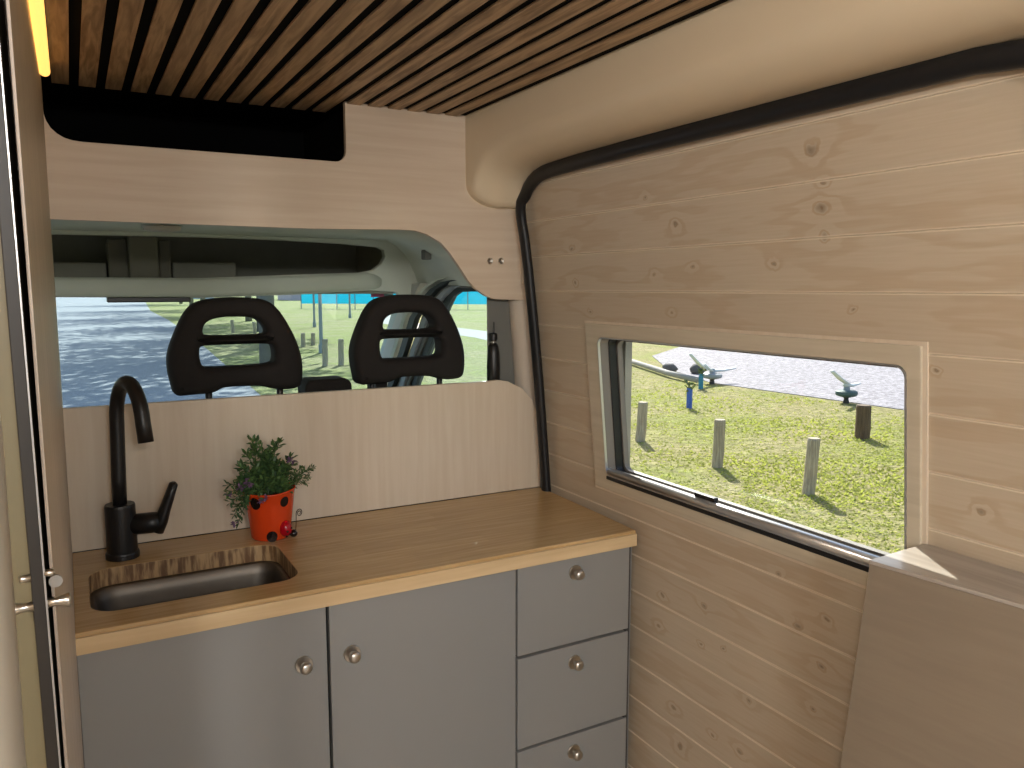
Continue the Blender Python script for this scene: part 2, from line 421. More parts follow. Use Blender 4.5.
def trim_ring(bm, oy0, oy1, oz0, oz1, iy0, iy1, iz0, iz1, xa, xb, r=.018):
    I = rrect(iy0, iy1, iz0, iz1, r, 5)
    cy, cz = (oy0+oy1)/2, (oz0+oz1)/2
    O = []
    for y, z in I:   # snap the inner outline outward to the outer rectangle
        yy = oy1 if abs(y-iy1) < r*.98 else (oy0 if abs(y-iy0) < r*.98 else y)
        zz = oz1 if abs(z-iz1) < r*.98 else (oz0 if abs(z-iz0) < r*.98 else z)
        O.append((yy, zz))
    n = len(I)
    L = [[bm.verts.new((xs(z)+xo, y, z)) for y, z in Q] for Q, xo in ((O, xa), (I, xa), (I, xb), (O, xb))]
    for a, b in zip(L, L[1:]+L[:1]):
        for i in range(n):
            try: bm.faces.new((a[i], a[(i+1) % n], b[(i+1) % n], b[i]))
            except ValueError: pass
trim_ring(bm, .716, 1.583, .962, 1.366, HY0+.001, HY1, HZ0, HZ1, -.008, .006)
bmesh.ops.remove_doubles(bm, verts=bm.verts[:], dist=1e-5)
link('window_frame', bm, TRIMW, win, bevel=.0015)
HR = (HY0+.001, HY1, HZ0, HZ1)
bm = B(); trim_ring(bm, .709, 1.590, .955, 1.372, .716, 1.583, .962, 1.366, -.003, .002, .003); link('frame_bead', bm, PANELL, win)
bm = B(); ringx(bm, HR, 0, .0025, -.0095, -.003, .02); link('aluminium_lip', bm, ALU, win)
bm = B(); ringx(bm, HR, -.001, .003, -.003, .020, .02); link('blind_track', bm, GREYA, win)
bm = B(); ringx(bm, HR, -.001, .006, .020, .042, .02); link('rubber_gasket', bm, RUBBER, win)
bm = B(); ringx(bm, HR, -.02, .010, .042, .056, .028); link('pane_frame', bm, GREYA, win)
bm = B(); P_ = rrect(HR[0], HR[1], HR[2], HR[3], .02); prism(bm, [(xs(z)+.05, y, z) for y, z in P_], (.004, 0, 0)); link('pane', bm, GLASS, win)
bm = B(); tube(bm, [(xs(1.008)-.004, HY0+.012, 1.009), (xs(1.008)-.004, HY1-.012, 1.009)], .0095, 10); link('blind_rail', bm, ALU, win, smooth=True)
bm = B(); box(bm, xs(.99)-.0115, xs(.99)-.004, HY0+.004, HY1-.004, .9885, .9975); link('rail_seal', bm, RUBBER, win, bevel=.002)
bm = B(); box(bm, xs(1.03)-.004, xs(1.03)+.008, 1.165, 1.225, 1.016, 1.027); link('blind_catch', bm, RUBBER, win, bevel=.002)

# rubber door seal
def sealpath(off=0):
    pts = []
    for z in [.02, .3, .6, .9, 1.05, 1.2, 1.35, 1.5, 1.58, 1.63]: pts.append((1.802+off*.5, z))
    R_ = .10
    for i in range(1, 9):
        a = pi/2*i/8; pts.append((1.802-.17*(1-cos(a)), 1.63+.098*sin(a)))
    for y in [1.5, 1.3, 1.1, .9, .75, .62]: pts.append((y, 1.733 if y < 1.4 else 1.731))
    for i in range(1, 7):
        a = pi/2*i/6; pts.append((.585-.10*sin(a), 1.731-.12*(1-cos(a))))
    for z in [1.5, 1.4, 1.3, 1.2, 1.07]: pts.append((.485, z))
    return pts
SP = sealpath()
bm = B(); tube(bm, [(xs(z)-.022 if i < 12 else xs(z)-.014, y, z) for i, (y, z) in enumerate(SP)], [.0155]*12+[.0172]*(len(SP)-12), 12, upv=(1, 0, 0), flat=.8)
seal = struct('trim_1', bm, RUBBER, smooth=True); seal['label'] = 'black rubber door seal'

# cream moulded cove above the sliding door
def sealz(y):
    if y > 1.80: return 1.655
    return interp(-y, [-1.80, -1.79, -1.76, -1.72, -1.68, -1.632, -1.5, .62], [1.655, 1.680, 1.712, 1.730, 1.738, 1.742, 1.745, 1.745])
rows = []
ys_ = [YP-.001, 1.825, 1.805, 1.795, 1.78, 1.76, 1.74, 1.72, 1.70, 1.67, 1.64, 1.6, 1.5, 1.2, .9, .6, .3, 0, -1, Y0]
for y in ys_:
    zb = sealz(y)
    t = min(1, max(0, (1.745-zb)/.09))
    pr = [(.889, 1.9), (.889, ZC-.002), (.8885, zb+.085-.02*t), (.889, zb+.062-.005*t)]
    for i in range(1, 9):
        a = pi/2*i/8; pr.append((.889+(.088+.0*t)*(1-cos(a)), zb+.060-.005*t-(.056+.0*t)*sin(a)))
    pr += [(1.0, zb+.002), (1.02, zb), (1.05, zb)]
    # soften: keep the flank leaning a little
    rows.append([(x+.012*(1-t)*max(0, (ZC-z)/.1 if z < ZC else 0)*(.5), y, z) for x, z in pr])
bm = B(); grid(bm, rows); struct('trim_2', bm, CREAM, smooth=True)

# partition: low panel, upper panel with a dark storage slot
low = [(-.031, .901), (1.112, .901)]+[tuple((ony(x, y, YP).x, ony(x, y, YP).z)) for x, y in [(539.5, 450), (538.4, 417), (533, 401), (522.6, 388.8), (508.6, 381.6), (498, 380), (488, 380.6)]]
low = [(a, b) for a, b in low]; low[-1] = (low[-1][0], 1.205); low.append((-.031, 1.205))
bm = B(); prism(bm, [(x, YP, z) for x, z in low], (0, .015, 0)); struct('wall_front_low', bm, PANELL, bevel=.0015)
cur = [(ony(x, y, YP).x, ony(x, y, YP).z) for x, y in [(527,300),(505,299.5),(494,299),(485.5,295.6),(475,288),(468,280),(459,266),(450,253),(441.5,243),(427,234),(415,230.5),(400,229.5)]]
up = [(1.075, cur[0][1])]+cur[1:]+[(.5, 1.586), (-.033, 1.586), (-.033, 1.757)]+[(-.016+.021-.028*cos(a)*1.0-.006, 1.757-.017*sin(a)) for a in [pi/2*i/5 for i in range(1, 6)]]
up = [(1.075, cur[0][1])]+cur[1:]+[(.5, 1.586), (-.033, 1.586), (-.033, 1.82), (-.026, 1.82), (-.0255, 1.79), (-.022, 1.776), (-.015, 1.763), (-.005, 1.753), (.008, 1.7455), (.022, 1.742), (.04, 1.7405)]
up += [(.545, 1.741)]+[(.555+.026*sin(a), 1.767-.026*cos(a)) for a in [pi/2*i/6 for i in range(7)]]+[(.581, 1.885), (.90, 1.885), (.90, 1.72), (.905, 1.695), (.92, 1.677), (.95, 1.667), (1.03, 1.662)]
bm = B(); prism(bm, [(x, YP, z) for x, z in up], (0, .015, 0)); upo = struct('wall_front_upper', bm, PANEL)
# dark storage locker behind the slot
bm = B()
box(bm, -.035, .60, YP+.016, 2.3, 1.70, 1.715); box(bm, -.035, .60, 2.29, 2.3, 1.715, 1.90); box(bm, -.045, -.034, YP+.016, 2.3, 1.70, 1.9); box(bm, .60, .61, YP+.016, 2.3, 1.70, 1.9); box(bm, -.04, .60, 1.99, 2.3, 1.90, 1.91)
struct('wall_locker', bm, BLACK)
# two small screw caps by the curve
for px in (490, 501):
    p = ony(px, 261, YP)
    bm = B(); lathe(bm, [(.0085, 0), (.0085, -.0015), (.0065, -.0035), (.003, -.0025), (.003, -.001)], 20, p, 'y')
    link('screw_cap', bm, NICKEL, upo)

# left side: cubicle panel, shower door, near post
def lean_box(bm, xf, y0, y1, z0, z1, w):   # xf(y,z): right face
    lo = [(xf(y0, z0), y0, z0), (xf(y1, z0), y1, z0), (xf(y1, z0)-w, y1, z0), (xf(y0, z0)-w, y0, z0)]
    hi = [(xf(y0, z1), y0, z1), (xf(y1, z1), y1, z1), (xf(y1, z1)-w, y1, z1), (xf(y0, z1)-w, y0, z1)]
    hexa(bm, lo, hi)
def xf(y, z):
    far = interp(z, [0, .9, 1.6, 1.87], [-.031, -.031, -.031, -.026]); near = interp(z, [0, 1.0, 1.54, 1.87], [-.024, -.0275, -.0295, -.0305])
    return near+(far-near)*(y-.8)/(YP-.8)
bm = B(); lean_box(bm, xf, .80, 1.90, 0, 1.872, .0025); lean_box(bm, lambda y, z: xf(y, z)-.0025, .99, 1.90, 0, 1.872, .02)
struct('wall_cubicle', bm, SIDEP)
bm = B(); box(bm, -.78, -.053, 1.02, 1.90, 0, 1.872); struct('wall_cubicle_lining', bm, OLIVE)
# header above the shower door
bm = B(); box(bm, -.13, -.0365, .30, .797, 1.762, 1.872); struct('trim_3', bm, SIDEP, bevel=.003)
# shower door edge on
dr = thing('shower_door', (-.04, .80, .05), 'narrow open shower door seen edge on, black edge, beside the pale side panel', 'door')
def xd(y, z): return interp(z, [0, 1.0, 1.335, 1.55, 1.76], [-.022, -.0285, -.0337, -.0352, -.037])-.0075*(y-.78)
bm = B(); 
def dbox(y0, y1, z0, z1, a, b, mat, name, bev=.001):
    bm = B(); hexa(bm, [(xd(y0, z0)-a-(-.04), y0-.80, z0-.05), (xd(y1, z0)-a-(-.04), y1-.80, z0-.05), (xd(y1, z0)-b-(-.04), y1-.80, z0-.05), (xd(y0, z0)-b-(-.04), y0-.80, z0-.05)],
               [(xd(y0, z1)-a-(-.04), y0-.80, z1-.05), (xd(y1, z1)-a-(-.04), y1-.80, z1-.05), (xd(y1, z1)-b-(-.04), y1-.80, z1-.05), (xd(y0, z1)-b-(-.04), y0-.80, z1-.05)])
    return link(name, bm, mat, dr, bevel=bev)
dbox(.800, .986, .05, 1.755, .0033, .0125, OLIVE, 'door_leaf')
dbox(.785, .800, .05, 1.755, .0028, .013, plain('dark_brown_edge', srgb(34,30,26), .5), 'edge_band')
dbox(.783, .785, .05, 1.755, .0016, .0032, ALU, 'edge_trim', .0003)
bm = B()
for z0_, z1_ in ((0, 1.0), (1.0, 1.335), (1.335, 1.76)):
    a0_, a1_ = xd(.83, z0_)-.0136, xd(.83, z1_)-.0136
    hexa(bm, [(a0_, .83, z0_), (a0_-.004, .85, z0_), (-.78, .85, z0_), (-.78, .83, z0_)], [(a1_, .83, z1_), (a1_-.004, .85, z1_), (-.78, .85, z1_), (-.78, .83, z1_)])
struct('wall_cubicle_near', bm, OLIVE)
def lever(name, zc, s, r, L):
    x0 = xd(.79, zc)-(.0025 if s > 0 else .0130)+.04
    bm = B(); lathe(bm, [(r*.75, 0), (r*.6, s*L*.35), (r*.8, s*L*.7), (r, s*L*.92), (r*.85, s*L)], 18, (x0, -.012, zc-.05), 'x')
    link(name, bm, NICKEL, dr, smooth=True)
lever('door_knob', ony(60, 600, .79).z, 1, .0066, .018); lever('door_knob', ony(30, 606, .79).z, -1, .0060, .017)
zl_ = ony(52, 571, .79).z
bm = B(); lathe(bm, [(.0035, 0), (.0035, .006), (.0025, .008)], 14, (xd(.79, zl_)-.0028+.04, -.014, zl_-.05), 'x'); link('lock_pin', bm, NICKEL, dr, smooth=True)
bm = B(); lathe(bm, [(.0055, 0), (.0055, .003)], 16, (xd(.79, zl_)+.0055+.04, -.016, zl_-.058), 'y'); link('lock_barrel', bm, NICKEL, dr, smooth=False)
bm = B(); lathe(bm, [(.0035, 0), (.0035, -.007), (.0025, -.009)], 14, (xd(.79, zl_)-.013+.04, -.014, zl_-.052), 'x'); link('lock_pin', bm, NICKEL, dr, smooth=True)
# rounded white post closest on the left
bm = B()
pts = [(ony(0, 380, .5), 1.401), (ony(8, 430, .5), 1.374), (ony(25, 550, .5), 1.306), (ony(40, 768, .5), 1.177)]
path = [(-.0345, .5, 1.872), (-.0355, .5, 1.45)]+[(p.x, .5, z) for p, z in pts]+[(-.031, .5, .6), (-.031, .5, 0)]
tube(bm, [(x-.0325-.004*(z < 1.35), y, z) for x, y, z in path], .030, 24, upv=(0, 1, 0))
struct('trim_4', bm, WHITEG, smooth=True)

# LED tube
a, b_ = Vector((-.018, YP-.075, 1.852)), Vector((-.018, .35, 1.852))
led = thing('led_tube_light', (-.018, 1.1, 1.852), 'glowing warm yellow LED tube under the slatted ceiling', 'light')
o_ = Vector(led.location)
bm = B(); tube(bm, [a-o_, b_-o_], .0095, 16); link('diffuser', bm, LED, led, smooth=True)
bm = B(); box(bm, -.030, -.0085, .35, YP-.08, 1.863, 1.872, o_); link('mounting_channel', bm, BLACK, led)

# ------------------------------------------------------------------ kitchen
YF = 1.405
def knob(parent, x, z, o, y=YF):
    kb = B(); lathe(kb, [(.0165, -.0005), (.0165, -.003), (.0155, -.0042), (.0125, -.0042)], 30, Vector((x, y, z))-Vector(o), 'y'); 
    ob = link('knob_plate', kb, NICKEL, None, smooth=False)
    kb = B(); lathe(kb, [(.006, -.004), (.0055, -.010), (.0085, -.013), (.0115, -.017), (.0118, -.020), (.010, -.0235), (.006, -.0255), (.001, -.026)], 30, Vector((x, y, z))-Vector(o), 'y')
    kk = link('knob', kb, NICKEL, parent, smooth=True); ob.parent = kk
    return kk
o_ = (.38, 1.62, 0)
cab = thing('sink_cabinet', o_, 'grey cabinet with two doors standing under the sink', 'cabinet')
bm = B()
box(bm, -.028, -.012, YF+.019, YP, .0, .862, o_); box(bm, .777, .7915, YF+.019, YP, .0, .862, o_); box(bm, -.012, .777, YF+.019, YP, .06, .075, o_); box(bm, -.012, .777, YP-.01, YP, .075, .862, o_)
link('carcass', bm, DARKG, cab)
for x0, x1, kx in ((-.0255, .3825, .338), (.3885, .7895, .43)):
    bm = B(); box(bm, x0, x1, YF, YF+.018, .05, .8605, o_); d = link('door', bm, GREYP, cab, bevel=.0012); knob(d, kx, .757, o_)
o_ = (.94, 1.62, 0)
cab2 = thing('drawer_cabinet', o_, 'grey drawer cabinet standing between the two-door cabinet and the planked wall', 'cabinet')
bm = B()
box(bm, .7925, .805, YF+.019, YP, 0, .862, o_); box(bm, 1.084, 1.096, YF+.004, YP, 0, .862, o_); box(bm, .805, 1.084, YP-.01, YP, 0, .862, o_); box(bm, .805, 1.084, YF+.019, YP-.01, .03, .045, o_)
link('carcass', bm, DARKG, cab2)
bm = B(); box(bm, 1.0965, 1.099, YF+.004, YP, 0, .862, o_); link('end_panel', bm, GREYP, cab2)
for z0, z1, kz in ((.6635, .8605, .826), (.4495, .6565, .617), (.235, .4425, .403), (.05, .228, .19)):
    bm = B(); box(bm, .7945, 1.0895, YF, YF+.018, z0, z1, o_); box(bm, .81, 1.07, YF+.018, YP-.05, z0+.02, z1-.05, o_)
    d = link('drawer', bm, GREYP, cab2, bevel=.0012); knob(d, .940, kz, o_)
    knobx = None
# worktop with sink cut-out
hole = []
cs = [(.0, 1.475), (.358, 1.475), (.358, 1.70), (.0, 1.708)]
hx0, hx1, hy0, hy1 = -.001, .357, 1.468, 1.706
HO = rrect(hx0, hx1, hy0, hy1, .045, 7)
o_ = (.5, 1.62, .864)
wt = thing('kitchen_worktop', o_, 'oak worktop with sink cut-out lying on the grey cabinets', 'worktop')
def flat_slab(outline, holes, z0, z1, bev, o):
    bm = slab_xz(outline, holes, 0, z1-z0, bev)
    for v in bm.verts:
        x, y, z = v.co; v.co = Vector((x-o[0], z-o[1], z1-y-o[2]))
    return bm
OUT = [(-.030, 1.396), (1.099, 1.396), (1.106, 1.55), (1.112, 1.8418), (-.030, 1.8418)]
bm = flat_slab(OUT, [HO], .8642, .90, .002, o_)
bm.normal_update()
for f in bm.faces:
    c = f.calc_center_median()+Vector(o_)
    if abs(f.normal.z) < .5 and hx0-.01 < c.x < hx1+.01 and hy0-.01 < c.y < hy1+.01: f.material_index = 1
    elif f.normal.y < -.5 and c.y < 1.41: f.material_index = 2
link('worktop_slab', bm, [OAK, OAKC, OAKE], wt)
bm = B(); box(bm, -.030, 1.100, 1.391, 1.3965, .8642, .8925, o_); link('front_edging', bm, OAKE, wt, bevel=.001)
# sink
o_ = (.18, 1.587, .864)
sk = thing('kitchen_sink', o_, 'brushed steel sink bowl set under the oak worktop', 'sink')
bm = B()
rings = []
for ins, z in ((-.02, .8635), (.002, .8635), (.006, .861), (.010, .84), (.014, .77), (.022, .75), (.045, .742)):
    rr = rrect(hx0+ins, hx1-ins, hy0+ins, hy1-ins, max(.045-ins*.3, .02), 7); rings.append([bm.verts.new((x-o_[0], y-o_[1], z-o_[2])) for x, y in rr])
for a, b_ in zip(rings, rings[1:]):
    n = len(a)
    for i in range(n): bm.faces.new((a[i], a[(i+1) % n], b_[(i+1) % n], b_[i]))
bm.faces.new(rings[-1]); so_ = link('bowl', bm, BOWL, sk, smooth=True)
md = so_.modifiers.new('t', 'SOLIDIFY'); md.thickness = .001; md.offset = 0
bm = B(); lathe(bm, [(.04, 0), (.038, .003), (.03, .003), (.026, .0005), (.002, .0005)], 24, (.0, .0, -.121)); link('drain', bm, STEEL, sk, smooth=False)

# tap
fx, fy = .063, 1.764
tp = thing('kitchen_tap', (fx, fy, .9), 'matte black gooseneck tap with side lever standing behind the sink', 'tap')
bm = B(); lathe(bm, [(.032, .0005), (.032, .010), (.031, .013), (.0292, .014), (.0288, .060), (.0288, .108), (.0275, .112), (.014, .112)], 36); link('body', bm, MATTE, tp, smooth=False, bevel=.0)
path = [(0, 0, .10), (.001, 0, .17), (.003, -.001, .24), (.004, -.002, .285)]
dx, dy = .040, -.118
for i in range(1, 15):
    a = pi*i/14*.97
    t = (1-cos(a))/2
    path.append((.004+dx*t, -.002+dy*t, .285+.082*sin(a)))
e = path[-1]; path.append((e[0]+.003, e[1]-.005, e[2]-.036))
bm = B(); tube(bm, path, [.0138]*18+[.0142], 22, upv=(0, 1, 0)); link('spout', bm, MATTE, tp, smooth=True)
bm = B(); tube(bm, [(.02, -.004, .067), (.058, -.012, .068), (.072, -.015, .069)], [.0215, .0215, .020], 24); h_ = link('lever', bm, MATTE, tp, smooth=True)
bm = B()
q0, q1 = Vector((.071, -.015, .062)), Vector((.101, -.024, .147))
tube(bm, [q0-Vector((.004, 0, .014)), q0+(q1-q0)*.1, q0+(q1-q0)*.35, q0+(q1-q0)*.7, q1, q1+Vector((.001, 0, .004))], [.016, .0195, .0165, .0145, .0125, .006], 18, flat=.7, upv=(1, 0, 0)); link('lever_handle', bm, MATTE, h_, smooth=True)

# plant pot
px_, py_ = .360, 1.755
pt = thing('potted_plant', (px_, py_, .9), 'leafy artificial plant in orange pot with black dots and ladybird on the worktop', 'plant')
bm = B(); lathe(bm, [(.0395, .001), (.042, .004), (.046, .04), (.051, .08), (.0545, .103), (.0565, .105), (.0565, .108), (.053, .108), (.050, .095), (.046, .09), (.002, .09)], 40)
for v in bm.verts:
    if v.co.z > .09 and v.co.x > 0: v.co.z += v.co.x*.08
pot = link('pot', bm, ORANGE, pt, smooth=True)
bm = B(); lathe(bm, [(.047, .088), (.047, .094), (.001, .096)], 24); link('soil', bm, SOIL, pt)
def spotdot(ang, z, r, name='dot'):
    bm = B(); n = 18; R0 = lambda zz: interp(zz, [0, .04, .08, .105], [.0425, .046, .051, .0555])
    c = []
    for k in range(n):
        t = 2*pi*k/n; zz = z+r*1.1*sin(t); aa = ang+r*cos(t)/R0(zz); rr = R0(zz)+.0007
        c.append(bm.verts.new((rr*cos(aa), rr*sin(aa), zz)))
    m = bm.verts.new(((R0(z)+.0012)*cos(ang), (R0(z)+.0012)*sin(ang), z))
    for k in range(n): bm.faces.new((c[k], c[(k+1) % n], m))
    link(name, bm, SPOT, pot, smooth=True)
cd = -pi/2-.206   # towards the room
for da, z, r in ((-.62, .088, .0125), (.62, .088, .0105), (.05, .012, .0115), (2.0, .05, .012), (-2.0, .03, .012), (3.1, .07, .012)): spotdot(cd+da, z, r)
# ladybird ornament with a curled wire feeler
u = Vector((cos(cd+.72), sin(cd+.72), 0)); s_ = Vector((-u.y, u.x, 0))
bm = B(); lathe(bm, [(.001, .020), (.008, .018), (.0125, .011), (.014, .004), (.012, -.004), (.006, -.010), (.001, -.011)], 20, u*.047+Vector((0, 0, .018)))
bmesh.ops.scale(bm, vec=(1.0, 1.0, 1.15), verts=bm.verts[:]); lb = link('ladybird_body', bm, REDL, pot, smooth=True)
bm = B()
for dx_, dz_ in ((-.006, .022), (.005, .027), (.002, .014), (-.009, .012)):
    bmesh.ops.create_uvsphere(bm, u_segments=10, v_segments=6, radius=.0026, matrix=Matrix.Translation(u*.0595+s_*dx_+Vector((0, 0, dz_))))
link('ladybird_spots', bm, SPOT, lb, smooth=True)
bm = B(); bmesh.ops.create_uvsphere(bm, u_segments=16, v_segments=10, radius=.0085, matrix=Matrix.Translation(u*.050+s_*.020+Vector((0, 0, .010)))); link('ladybird_head', bm, SPOT, lb, smooth=True)
bm = B(); base = u*.050+s_*.026
sp = [base+Vector((0, 0, .012)), base+s_*.002+Vector((0, 0, .03)), base+s_*.003+Vector((0, 0, .048))]
for k in range(0, 26):
    a = pi-k*.42; r = .0095*(1-k/34); sp.append(base+s_*(.0125+r*cos(a))+Vector((0, 0, .052+r*sin(a))))
tube(bm, sp, .0009, 6); link('wire_feeler', bm, SPOT, pot, smooth=True)
# foliage
bmL, bmD, bmS, bmP = B(), B(), B(), B()
def leaf(bm, p, d, L, w):
    d = d.normalized(); s = d.cross(Vector((random.uniform(-.3, .3), random.uniform(-.3, .3), 1)))
    if s.length < .1: s = Vector((1, 0, 0))
    s.normalize(); n = s.cross(d)
    a = [bm.verts.new(p), bm.verts.new(p+d*L*.35+s*w), bm.verts.new(p+d*L*.75+s*w*.7+n*L*.04), bm.verts.new(p+d*L-n*L*.08), bm.verts.new(p+d*L*.75-s*w*.7+n*L*.04), bm.verts.new(p+d*L*.35-s*w), bm.verts.new(p+d*L*.5-n*w*.5)]
    for i in range(6): bm.faces.new((a[i], a[(i+1) % 6], a[6]))
def sprig(tip, n=8, L=.0195, base=None, bmx=None):
    b = base or Vector((random.uniform(-.03, .03), random.uniform(-.03, .025), .092)); tip = Vector(tip)
    mid = (b+tip)*.5+Vector((0, 0, .012)); pts = [b, b*.45+mid*.55+Vector((0, 0, .004)), mid, mid*.4+tip*.6+Vector((0, 0, .002)), tip]
    tube(bmS, pts, .0009, 5)
    for i in range(n):
        t = .25+.75*i/(n-1); j = min(3, int(t*4)); p = pts[j]+(pts[j+1]-pts[j])*(t*4-j); ax = (pts[j+1]-pts[j]).normalized()
        for sd in (-1, 1):
            sdir = ax.cross(Vector((sin(i*1.9), cos(i*1.9), .4))).normalized()*sd
            leaf(bmx or (bmL if random.random() < .6 else bmD), p, ax*.7+sdir+Vector((0, 0, random.uniform(-.1, .35))), L*random.uniform(.8, 1.3), L*.25)
    leaf(bmx or bmL, tip, ax, L, L*.19)
R3 = lambda a: random.uniform(-a, a)
for i in range(46):
    th = random.uniform(0, 2*pi); r = sqrt(random.random())*.055; h = .165+R3(.03)-r*.6
    sprig((r*cos(th)*1.05-.004, r*sin(th)*.8-.006, h), 8)
for t in [(-.036,-.01,.222),(-.05,-.02,.195),(-.022,0,.215),(.010,-.01,.205),(.024,0,.208),(.0,-.01,.19),(-.03,.0,.20),(.045,-.01,.175),(.05,0,.155),(-.06,-.01,.165)]: sprig(t, 10, .018)
for t in [(.088,-.01,.143),(.082,-.015,.128),(.07,-.01,.15),(.092,-.02,.150),(.075,-.02,.118)]: sprig(t, 10, .010, Vector((.03, -.01, .095)))
for t in [(-.09,-.02,.115),(-.085,-.02,.095),(-.075,-.03,.085),(-.088,-.01,.13),(-.07,-.03,.12),(-.06,-.035,.10),(-.08,-.03,.07)]: sprig(t, 9, .013, Vector((-.03, -.02, .10)), random.choice((bmL, bmD)))
sprig((-.075,-.035,.05), 7, .013, Vector((-.045, -.03, .095)), bmD)
link('foliage', bmL, LEAF, pt); link('dark_foliage', bmD, LEAFD, pt); link('stems', bmS, LEAFD, pt)
for c in [(-.055,-.035,.14),(-.06,-.03,.125),(-.048,-.04,.135),(-.09,-.02,.112),(.04,-.03,.175),(.05,-.02,.17),(-.02,-.055,.103),(-.03,-.052,.098),(-.082,-.035,.05),(-.07,-.04,.13)]:
    bmP = B()
    for k in range(7):
        leaf(bmP, Vector(c), Vector((R3(1), R3(1)-.3, R3(1))), .010, .0032)
    bmesh.ops.remove_doubles(bmP, verts=bmP.verts[:], dist=1e-5); link('bloom', bmP, PURPLE, pt)

# bench side at the lower right
A0 = Vector((.974, .703, 1.065)); A1 = Vector((.985, .742, .722)); A2 = A0+(A1-A0)*(1.065/.343); A2.z = 0.0
Nn = Vector((.998, .506, 1.065)); dN = (Nn-A0)/(A0.y-Nn.y)
ye = .15
B0 = A0+dN*(A0.y-ye); B2 = Vector((B0.x+.03, ye, 0))
o_ = (1.05, .45, 0)
bn = thing('bench_seat_side', o_, 'greige bench end panel standing against the planked wall below the window', 'bench')
bm = B()
def wq(y, z): return Vector((xs(z)-.0045, y, z))
hexa(bm, [A2, B2, wq(ye, 0), wq(A2.y, 0)], [A0-Vector((0, 0, .006)), B0-Vector((0, 0, .006)), wq(ye, 1.059)-Vector((0, 0, 0)), wq(A0.y, 1.059)], o_)
link('side_board', bm, BENCHM, bn)
bm = B()
hexa(bm, [A0+Vector((-.001, .001, -.0055)), B0+Vector((-.001, 0, -.0055)), wq(ye, 1.0595), wq(A0.y+.008, 1.0595)], [A0+Vector((-.001, .001, 0)), B0+Vector((-.001, 0, 0)), wq(ye, 1.065), wq(A0.y+.008, 1.065)], o_)
link('top_board', bm, BENCHT, bn, bevel=.0008)

# ------------------------------------------------------------------ cab
YS = 2.05
def headshape(cx, cz, s=1.0):
    C = lambda p: ((p[0]/6.677+340), (p[1]/6.677+280))
    O_ = [(75,490),(82,430),(100,370),(140,265),(180,185),(230,128),(330,103),(430,96),(540,98),(620,113),(670,148),(720,220),(780,350),(812,470),(812,590),(795,648),(720,662),(640,655),(590,637),(480,638),(372,645),(335,672),(300,682),(200,690),(108,700),(93,620),(80,560)]
    T_ = [(278,300),(290,262),(335,233),(430,224),(545,227),(588,258),(610,300),(605,314),(440,320),(285,322)]
    L_ = [(256,410),(275,400),(450,392),(630,388),(648,402),(652,470),(640,496),(450,508),(285,517),(264,500)]
    out = []
    for Q in (O_, T_, L_):
        pp = [ony(*C(p), YS) for p in Q]; out.append(smooth_closed([(p.x-.8105, p.z-1.30) for p in pp], 2))
    return out
HO_, HT_, HL_ = headshape(0, 0)
sb = thing('passenger_bench_seat', (.58, YS+.05, 0), 'charcoal double cab seat with two slotted headrests behind the low partition', 'seat')
ol = (.58, YS+.05, 0)
bm = slab_xz(HO_, [inset(HT_[::-1] if area2(HT_) > 0 else HT_, .004), inset(HL_[::-1] if area2(HL_) > 0 else HL_, .004)], -.035, .078, .020)
hr = link('headrest', bm, SEAT, sb, smooth=True); hr.location = (.8105-.58, -.05, 1.30)
h2 = hr.copy(); COL.objects.link(h2); h2.location = (.3525-.58, -.05, 1.298); h2.parent = sb; h2.scale = (.98, 1, .98)
for hx in (.8105, .3525):
    for dx_ in ((-.105, .095) if hx > .5 else (-.068, .105)):
        bm = B(); tube(bm, [(hx+dx_-.58, -.04, 1.08), (hx+dx_-.58, -.045, 1.24)], .0085, 12); link('headrest_post', bm, MATTE, sb, smooth=True)
        bm = B(); box(bm, hx+dx_-.017-.58, hx+dx_+.017-.58, -.06, -.025, 1.15, 1.172); link('post_collar', bm, MATTE, sb, bevel=.004)
bm = B(); box(bm, .12-.58, 1.0-.58, -.06, .06, .50, 1.150); link('seat_back', bm, SEAT, sb, bevel=.03)
bm = B(); box(bm, .12-.58, 1.0-.58, .05, .52, .35, .50); link('seat_cushion', bm, SEAT, sb, bevel=.03)
p0, p1 = ony(306, 385, YS), ony(353, 385, YS)
bm = slab_xz(rrect(p0.x-.58, p1.x-.58, 1.13, ony(330, 379.5, YS).z, .022, 5), [], -.045, .09, .008); link('centre_pad', bm, SEAT, sb, smooth=False)
bm = B(); box(bm, .71-.58, .76-.58, -.02, .02, 1.15, 1.20); link('belt_buckle', bm, SEAT, sb, bevel=.008)
bm = B(); box(bm, .12, 1.0, YS+.0, YS+.5, 0, .34); struct('seat_plinth', bm, DARKG)

# headliner, shelf, pillars
def prof_side(t):   # cross-section of the cab roof side, t 0..1 : x,z
    P_ = [(-.70, 1.60), (-.5, 1.652), (.2, 1.66), (.72, 1.656), (.80, 1.640), (.87, 1.607), (.93, 1.555), (.98, 1.50), (1.02, 1.462), (1.06, 1.447)]
    return P_
rows = []
for y, dz in ((YP+.016, -.055), (1.92, -.062), (2.2, -.056), (2.5, -.048), (2.62, -.045)):
    kk_ = max(0, (y-1.86)/.74*.62)
    rows.append([(x+((1.10-x)*kk_ if x > .5 else 0), y, z+dz*min(1, max(0, (z-1.53)/.1))) for x, z in prof_side(0)])
bm = B(); grid(bm, rows); hl = struct('ceiling_cab', bm, HEAD, smooth=True)
